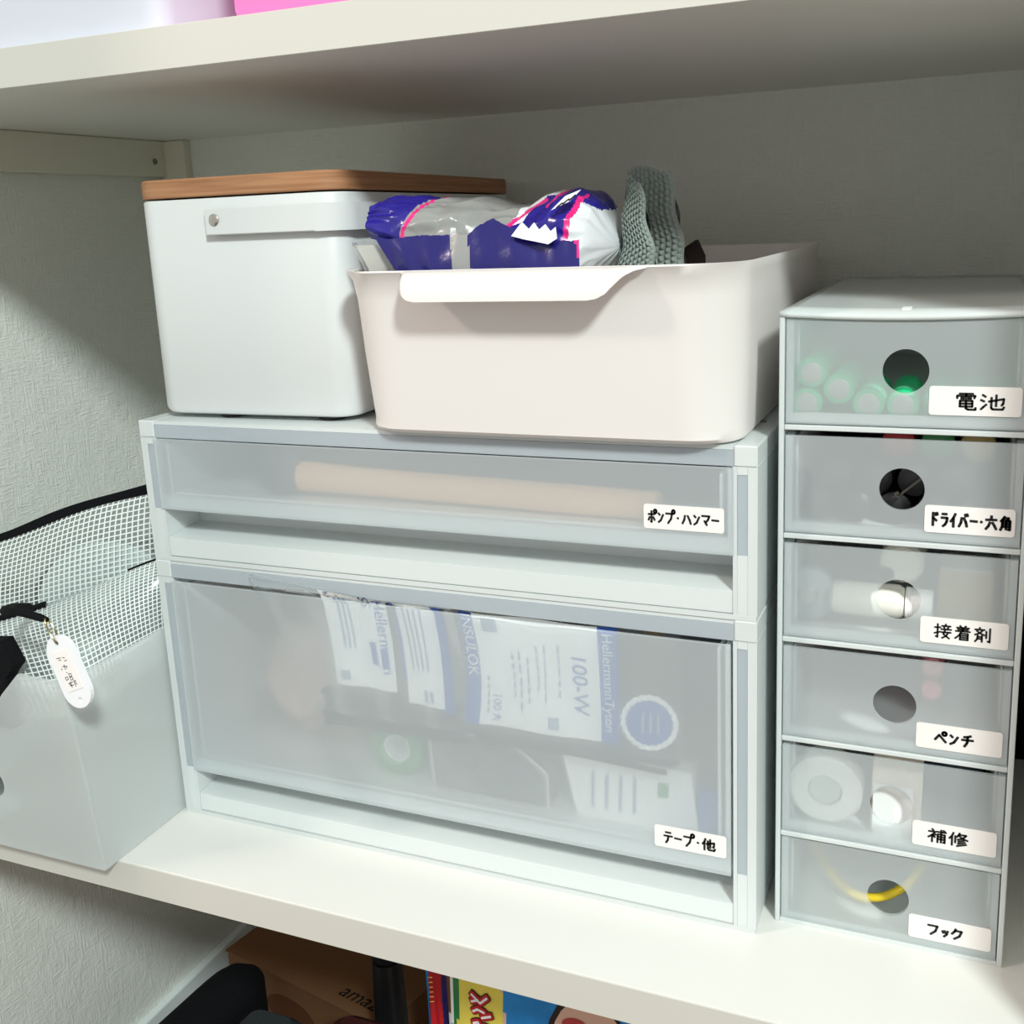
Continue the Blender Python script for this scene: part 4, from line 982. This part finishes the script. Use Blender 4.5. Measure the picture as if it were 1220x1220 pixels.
def side(x0, x1, sh): prism(bm, [(-.0672, .0003), (.245, .0003), (.247, .240), (.180, .240), (-.0775, .1243)] if False else [(-.0671, .0003), (.245, .0003), (.247, .1243), (-.0776, .1243)], lambda y, z: Vector((x0 + sh * max(0, (y + .067)) , y, z)), (x1 - x0, 0, 0))
side(-.0030, -.0012, -.030); side(-.157, -.1552, -.030)
box(bm, -.166, -.0105, .245, .2468, .0003, .1243)
prism(bm, [(-.155, -.0668), (-.0032, -.0668), (-.0124, .2448), (-.1645, .2448)], lambda x, y: Vector((x, y, .0004)), (0, 0, .0018))
clear_inside(link('shell', bm, 'fbox', fb), lambda c, n: n.x < -.7 and c.x > -.02 or n.x > .7 and c.x < -.14)

# rear pouch
rp = thing('mesh_pouch', 'upright mesh vinyl pouch with black zipper behind the folded one', 'pouch', (0, 0, 0))
def zr(x): return .1705 + (x + .147) * .303 + .0016 * math.sin(x * 55)
def RS(side_):
    def f(u, v):
        x = -.218 + .200 * u; z = zr(x) + (.030 - zr(x)) * v
        bulge = .019 * math.sin(PI * min(1, v * 1.05)) ** .7 * math.sin(PI * u) ** .5
        return Vector((x, .059 - .075 * (1 - u) ** 1.2 + side_ * (bulge + .0006) + .003 * math.sin(u * 7), z))
    return f
bm = bmesh.new(); sheet(bm, RS(-1), 40, 40, uvscale=(.190, .160)); link('front_sheet', bm, 'vinyl', rp, True)
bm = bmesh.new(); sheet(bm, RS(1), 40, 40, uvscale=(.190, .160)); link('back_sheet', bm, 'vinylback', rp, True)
bm = bmesh.new(); rings = []
for k in range(31):
    p = RS(-1)(k / 30, 0); h = .0065 + .0010 * math.sin(k * .5)
    rings.append([p + Vector((0, -.0016, -h * .35)), p + Vector((0, .0030, -h * .35)), p + Vector((0, .0030, h * .65)), p + Vector((0, -.0016, h * .65))])
loft(bm, rings); link('zipper', bm, 'blackfab', rp, True)
# rolls in the rear pouch
t = thing('tape_roll', 'pale round roll inside the upright mesh pouch', 'tape', (-.080, .0360, .116)); t.rotation_euler = (0, 0, math.radians(20))
bm = bmesh.new(); lathe(bm, [(.048, 0), (.050, .001), (.050, .008), (.048, .009)], (0, 0, 0), 'y', 48); link('side_disc', bm, 'rollpale', t, True)
bm = bmesh.new(); lathe(bm, [(.012, -.0006), (.013, .0)], (0, 0, 0), 'y', 24); link('hub', bm, 'rollpale', t, True)
t = thing('tape_roll', 'dark round roll behind the pale one inside the upright pouch', 'tape', (-.100, .0410, .112)); t.rotation_euler = (0, 0, math.radians(20))
bm = bmesh.new(); lathe(bm, [(.042, 0), (.044, .001), (.044, .006), (.042, .007)], (0, 0, 0), 'y', 48); link('side_disc', bm, 'rolldark', t, True)
bm = bmesh.new(); lathe(bm, [(.014, -.0006), (.015, .0)], (0, 0, 0), 'y', 24); link('hub', bm, 'rolldark', t, True)
# front pouch folded into the box
fpz = thing('mesh_pouch', 'folded mesh vinyl pouch draped over the front of the file box', 'pouch', (0, 0, 0))
PA, PB = Vector((-.149, -.0645, .1160)), Vector((-.0055, .028, .1660))
PD, PE, PF = Vector((-.118, -.0700, .0850)), Vector((-.0075, -.0690, .0960)), Vector((-.0050, .012, .1060))
def FS(u, v, off=0.0):
    a = PA.lerp(PB, u) + Vector((0, 0, .0016 * math.sin(u * 9)))
    k = u / .5; b = PD.lerp(PE, k) if u < .5 else PE.lerp(PF, (u - .5) / .5)
    if .38 < u < .62: b = b.lerp((PD.lerp(PE, .76) + PE.lerp(PF, .24)) / 2, .5 * math.cos((u - .5) / .12 * PI / 2))
    bul = math.sin(PI * min(1, v * 1.12)) ** .8 * .0105 if v < .893 else 0
    return a.lerp(b, v) + Vector((.0010, -.0050, .0088)).normalized() * (bul * (.5 + .5 * math.sin(PI * min(1, max(0, u)))) - off)
bm = bmesh.new(); sheet(bm, FS, 48, 44, uvscale=(.182, .086)); link('front_sheet', bm, 'vinyl', fpz, True)
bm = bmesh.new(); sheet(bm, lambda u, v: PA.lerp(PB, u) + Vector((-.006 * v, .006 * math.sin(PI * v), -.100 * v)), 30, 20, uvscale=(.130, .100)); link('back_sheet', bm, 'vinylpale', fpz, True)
bm = bmesh.new(); tube(bm, [FS(.80 + .20 * k / 12, 0) + Vector((0, .0018, .0004)) for k in range(13)], .0011, 6); link('zipper', bm, 'blackfab', fpz, True)
bm = bmesh.new(); tube(bm, [FS(.0 + .50 * k / 12, 0) + Vector((0, .0010, .0010)) for k in range(13)], .0026, 6); link('zipper', bm, 'blackfab', fpz, True)
bm = bmesh.new()
tube(bm, [(-.066, -.040, .1480), (-.052, -.062, .1570), (-.036, -.080, .1640), (-.026, -.0838, .1662), (-.018, -.0840, .1664), (-.004, -.0845, .1650), (.0008, -.0848, .1645)], [.0030, .0032, .0030, .0020, .0024, .0022, .0014], 8)
link('zipper_pull', bm, 'blackfab', fpz, True)
bm = bmesh.new(); lump_pts = [(-.072, .086), (-.0525, .086), (-.0515, .1185), (-.0430, .1275), (-.0500, .1420), (-.064, .1400), (-.078, .120)]
prism(bm, lump_pts, lambda a, b: Vector((a, -.0740 - .02 * (b - .086), b)), (0, .009, 0)); link('side_strap', bm, 'blackfab', fpz)
t = thing('spool', 'pale spool dimly seen inside the folded mesh pouch', 'spool', (-.050, -.014, .098))
bm = bmesh.new(); lathe(bm, [(.020, -.012), (.022, -.010), (.022, .010), (.020, .012)], (0, 0, 0), 'x', 28); link('reel', bm, 'rollpale', t, True)
bm = bmesh.new(); lathe(bm, [(.0085, .0122), (.0085, .022), (.007, .023)], (0, 0, 0), 'x', 18); link('hub', bm, 'rolldark', t, True)

# key tag
kt = thing('key_tag', 'white key tag hanging from the zipper pull of the folded pouch', 'key tag', (0, 0, 0))
ax = Vector((.0150, -.0010, -.0372)).normalized(); tp = Vector((.0078, -.0873, .1572))
sx = Vector((ax.z * -1, 0, ax.x)); sx = sx - ax * sx.dot(ax); sx.normalize(); nrm = sx.cross(ax).normalized()
if nrm.y > 0: nrm = -nrm
sxr = sx if sx.x > 0 else -sx
def kp(a, b, o=0.0): return tp + sxr * a + ax * b + nrm * o
Lk, Wk = .0420, .0105
outl = []
for k in range(13): a_ = PI + PI * k / 12; outl.append((Wk * math.cos(a_), Wk + Wk * math.sin(a_)))
for k in range(13): a_ = PI * k / 12; outl.append((Wk * math.cos(a_), Lk - Wk + Wk * math.sin(a_)))
bm = bmesh.new()
holes = [[(.0016 * math.cos(2 * PI * k / 14), c_ + .0016 * math.sin(2 * PI * k / 14)) for k in range(14)] for c_ in (.0042, Lk - .0045)]
al = outl + holes[0] + holes[1]
tri = tessellate_polygon([[Vector((x, y, 0)) for x, y in l] for l in (outl, holes[0], holes[1])])
A = [bm.verts.new(kp(x, y, .0012)) for x, y in al]; B = [bm.verts.new(kp(x, y, -.0012)) for x, y in al]
for q in tri: bm.faces.new([A[i] for i in q]); bm.faces.new([B[i] for i in q[::-1]])
o0 = 0
for l in (outl, holes[0], holes[1]):
    for i in range(len(l)):
        a, b = o0 + i, o0 + (i + 1) % len(l); bm.faces.new((A[a], A[b], B[b], B[a]))
    o0 += len(l)
bmesh.ops.recalc_face_normals(bm, faces=bm.faces)
link('tag_body', bm, 'tagwhite', kt)
bm = bmesh.new()
prism(bm, [(-.0062, .0085), (.0062, .0085), (.0062, .0315), (-.0062, .0315)], lambda a, b: kp(a, b, .0013), nrm * .0002, 0)
kf = lambda a, b: kp(a, b, .0016)
for st in ([(-.004, .012), (-.001, .0122)], [(-.003, .0132), (-.0012, .0134)], [(.0005, .0125), (.002, .013)], [(.001, .0145), (.0028, .0146)], [(-.002, .0172), (.001, .0176), (.0005, .0188)], [(-.0005, .0164), (-.001, .0192)], [(-.0034, .0180), (-.0036, .0188)], [(-.001, .0208), (-.0004, .0212)]):
    ribbon(bm, st, .00040, kf, 1)
for cx, cy in ((-.0026, .0240), (.0008, .0228), (.0008, .0248)):
    ribbon(bm, [(cx - .0009, cy - .0008), (cx + .0009, cy - .0007), (cx + .0009, cy + .0007), (cx - .0009, cy + .0008), (cx - .0009, cy - .0008)], .00036, kf, 1)
for st in ([(-.003, .0270), (.0005, .0268)], [(-.0026, .0284), (.0004, .0284)], [(-.0012, .0262), (-.0014, .0296)], [(-.0022, .0274), (-.0016, .0282)], [(.0016, .0262), (.0016, .0296)], [(.0016, .0264), (.0030, .0266), (.0022, .0278), (.0031, .0288)]):
    ribbon(bm, st, .00040, kf, 1)
link('paper_insert', bm, ['label', 'ink'], kt)
bm = bmesh.new(); ra, rb = Vector((.0000, -.0850, .1655)), kp(0, .0046)
mid = (ra + rb) / 2; d1 = (ra - rb) / 2; d2 = Vector((d1.z, 0, -d1.x)).normalized() * .0022
d2 = (nrm * .0028 + sxr * .0012)
tube(bm, [mid + d1 * math.cos(2 * PI * k / 24) + d2 * math.sin(2 * PI * k / 24) for k in range(25)], .0005, 6, caps=False); link('split_ring', bm, 'brass', kt, True)

# ------------------------------------------------------------------ things under the lower shelf
ct = thing('cardboard_box', 'brown cardboard carton under the shelf by the baseboard', 'box', (-.146, .180, 0))
ct.rotation_euler = (0, 0, math.radians(-11))
bm = bmesh.new(); box(bm, 0, .190, 0, .075, FZ, -.2740, bev=.001, seg=1); link('carton', bm, 'card', ct)
bm = bmesh.new()
prism(bm, [(-.0010, -.2738), (.0755, -.2738), (.0755, -.2722), (-.0010, -.2722)], lambda y, z: Vector((-.0010, y, z)), (.192, 0, 0))
link('top_flap', bm, 'card', ct)
bm = bmesh.new()
decal(bm, text_polys('amazon', .020), lambda a, b: Vector((.128 + a + b * .25, .010 + b, -.2719)), 0)
link('printed_name', bm, 'blackfab', ct)
bm = bmesh.new(); bm.faces.new([bm.verts.new(Vector((.078 + .030 * math.cos(2 * PI * k / 20), -.0004, -.306 + .016 * math.sin(2 * PI * k / 20)))) for k in range(20)]); link('stain', bm, 'cardprint', ct)

def blob_loft(name, m, parent, path, radii, n=16, sq=.75):
    bm = bmesh.new(); rings = []
    for p, (a, b) in zip(path, radii):
        rings.append([Vector(p) + Vector((a * math.copysign(abs(math.cos(2 * PI * k / n)) ** sq, math.cos(2 * PI * k / n)), 0, b * math.copysign(abs(math.sin(2 * PI * k / n)) ** sq, math.sin(2 * PI * k / n)))) for k in range(n)])
    loft(bm, rings); return link(name, bm, m, parent, True)
t = thing('pouch_bag', 'black fabric bag with rounded top on the floor before the carton', 'bag', (0, 0, 0))
bm = bmesh.new(); rings = []
for k in range(15):
    u = k / 14; y = .152 - .165 * u; cx = -.0935 - .0150 * u; e = (1 - abs(2 * u - 1) ** 8) ** .5 if 0 < k < 14 else .45
    hw = .0245 * e; zt_ = -.264 - .004 * u
    ring = [Vector((cx - hw * 1.1, y, FZ + .001)), Vector((cx - hw * 1.05, y, FZ + .08))]
    ring += [Vector((cx - hw * math.cos(PI * j / 12), y, zt_ + hw * math.sin(PI * j / 12))) for j in range(13)]
    ring += [Vector((cx + hw * 1.05, y, FZ + .08)), Vector((cx + hw * 1.1, y, FZ + .001))]
    rings.append(ring)
loft(bm, rings); link('body', bm, 'blackfab', t, True)
bm = bmesh.new(); tube(bm, [(-.1045, .040 - .01 * k, -.2415 + .004 * math.sin(PI * k / 6)) for k in range(7)], .0022, 8); link('loop_handle', bm, 'blackfab', t, True)
t = thing('woven_bag', 'dark grey woven bag low in front of the carton', 'bag', (0, 0, 0))
bm = bmesh.new(); Z1 = lambda z, d: [Vector((a, b, z)) for a, b in rrect(-.052 - d, .010 + d, .025 - d, .100 + d, .02 + d, 6)]
loft(bm, [Z1(FZ + .001, -.003), Z1(FZ + .01, 0), Z1(-.275, 0), Z1(-.238, -.004), Z1(-.230, -.012)]); link('body', bm, 'weave', t, True)
bm = bmesh.new(); tube(bm, [(-.04, .06, -.2305), (-.035, .062, -.226), (-.012, .064, -.225), (-.006, .066, -.2305)], .002, 8); link('strap', bm, 'weave', t, True)
t = thing('fabric_bag', 'dark red fabric bag under the shelf beside the toy pack', 'bag', (0, 0, 0))
bm = bmesh.new(); Z2 = lambda z, d: [Vector((a, b, z)) for a, b in rrect(.036 - d, .104 + d, .030 - d, .095 + d, .02 + d, 6)]
loft(bm, [Z2(FZ + .001, -.003), Z2(FZ + .01, 0), Z2(-.250, 0), Z2(-.212, -.005), Z2(-.203, -.016)]); link('body', bm, 'maroon', t, True)
bm = bmesh.new(); tube(bm, [(.050, .058, -.2035), (.056, .06, -.197), (.075, .062, -.196), (.086, .064, -.2035)], .0026, 8); link('strap', bm, 'maroon', t, True)
t = thing('umbrella', 'black folded umbrella standing behind the dark red bag', 'umbrella', (0, 0, 0))
bm = bmesh.new(); lathe(bm, [(.006, 0), (.0125, .02), (.0130, .20), (.0115, .245)], (.063, .122, FZ + .001), 'z', 14); link('canopy', bm, 'black', t, True)
bm = bmesh.new(); lathe(bm, [(.010, .2455), (.011, .25), (.0105, .33), (.007, .335)], (.063, .122, FZ + .001), 'z', 12); link('handle', bm, 'black', t, True)

def soft_pack(label, x0, x1, y, z0, z1, th, paint, mats, seed):
    t = thing('toy_pack', label, 'packet', (0, 0, 0), 'bright packs under the lower shelf')
    bm = bmesh.new(); nu, nv = 60, 40
    def S(s):
        def f(u, v):
            e = (math.sin(PI * u) * math.sin(PI * v)) ** .45
            return Vector((x0 + (x1 - x0) * u, y + s * (th * e + .0004) + .004 * pnoise(Vector((u * 5, v * 5, seed))) * e, z0 + (z1 - z0) * v))
        return f
    sheet(bm, S(-1), nu, nv); sheet(bm, S(1), nu, nv)
    bmesh.ops.remove_doubles(bm, verts=bm.verts, dist=1e-5)
    for f in bm.faces:
        c = f.calc_center_median(); f.material_index = paint((c.x - x0) / (x1 - x0), (c.z - z0) / (z1 - z0))
    link('wrapper', bm, mats, t, True)
    return t, S(-1)
PY = .085
X0, X1, ZB, ZT = .136, .300, FZ + .06, -.112
def paint1(u, v):
    x = X0 + (X1 - X0) * u + .0012 * math.sin(v * 30) + .0008 * math.sin(v * 71)
    return 5 if x < .1405 else (3 if x < .1435 else (1 if x < .1485 else (0 if x < .1845 else (4 if x < .1865 else 2))))
t, S = soft_pack('bright toy pack with red bubble lettering and laughing face print', X0, X1, PY, ZB, ZT, .018, paint1, ['packyellow', 'packgreen', 'packblue', 'paper', 'skin', 'card'], 3)
def SP(x, z, off):
    return S((min(X1 - .0005, x) - X0) / (X1 - X0), (z - ZB) / (ZT - ZB)) + Vector((0, -off, 0))
bm = bmesh.new()
GL = {'a': [[(1,8),(5,3),(8,9)],[(1,2),(4,5)]], 'b': [[(2,5),(5,8),(8,5),(5,2),(2,5)]], 'c': [[(1,5),(3,8),(6,7)],[(5,2),(9,6)]], 'd': [[(2,6),(4,8),(5,5),(3,3),(2,6)],[(7,6),(9,6)]], 'e': [[(2,8),(2,3),(7,3),(8,7)]], 'f': [[(1,5),(5,5)],[(8,9),(7,1)]]}
for pen, mi, off in ((.0062, 1, .0008), (.0050, 0, .0012), (.0016, 2, .0016)):
    for q, key in enumerate('acdefbadcefabcdefa'):
        for st in GL[key]:
            pts = []
            for (ax_, ay_), (bx_, by_) in zip(st, st[1:]):
                for k in range(3): pts.append((ax_ + (bx_ - ax_) * k / 3, ay_ + (by_ - ay_) * k / 3))
            pts.append(st[-1])
            ribbon(bm, [(.1590 + p[0] / 10 * .0175 + .0012 * math.sin(q * 1.7) + .0002 * q, -.1585 - q * .0092 + p[1] / 10 * .0085) for p in pts], pen, lambda a, b: SP(a, b, off), mi)
link('bubble_lettering', bm, ['packred', 'hair', 'paper'], t)
bm = bmesh.new()
def disc(cx, cz, rx, rz, off, mi):
    for j in range(6):
        for k in range(24):
            q = []
            for (jj, kk) in ((j, k), (j + 1, k), (j + 1, k + 1), (j, k + 1)):
                a = 2 * PI * kk / 24; q.append((cx + rx * jj / 6 * math.cos(a), cz + rz * jj / 6 * math.sin(a)))
            if j == 0: q = q[:3]
            bm.faces.new([bm.verts.new(SP(a, b, off)) for a, b in q]).material_index = mi
disc(.2460, -.176, .0300, .048, .0006, 1); disc(.2470, -.172, .0265, .040, .0012, 0); disc(.2375, -.1515, .0085, .0048, .0018, 2); disc(.2375, -.1525, .0062, .0018, .0022, 3); disc(.2375, -.163, .0050, .0050, .0018, 4)
link('printed_face', bm, ['skin', 'hair', 'lips', 'paper', 'peach'], t)
t, S = soft_pack('crumpled red and blue packet squeezed left of the bright toy pack', .112, .134, PY + .014, FZ + .06, -.135, .010, lambda u, v: 0 if u < .22 + .05 * math.sin(v * 20) else (1 if u < .72 + .06 * math.sin(v * 13) else 2), ['packblue', 'packred', 'navydark'], 5)
bm = bmesh.new()
for k in range(6): ribbon(bm, [(.1195, -.160 - k * .004), (.1225, -.159 - k * .004)], .0007, lambda a, b: Vector((a, PY + .0030, b)), 0)
link('print', bm, 'packyellow', t)
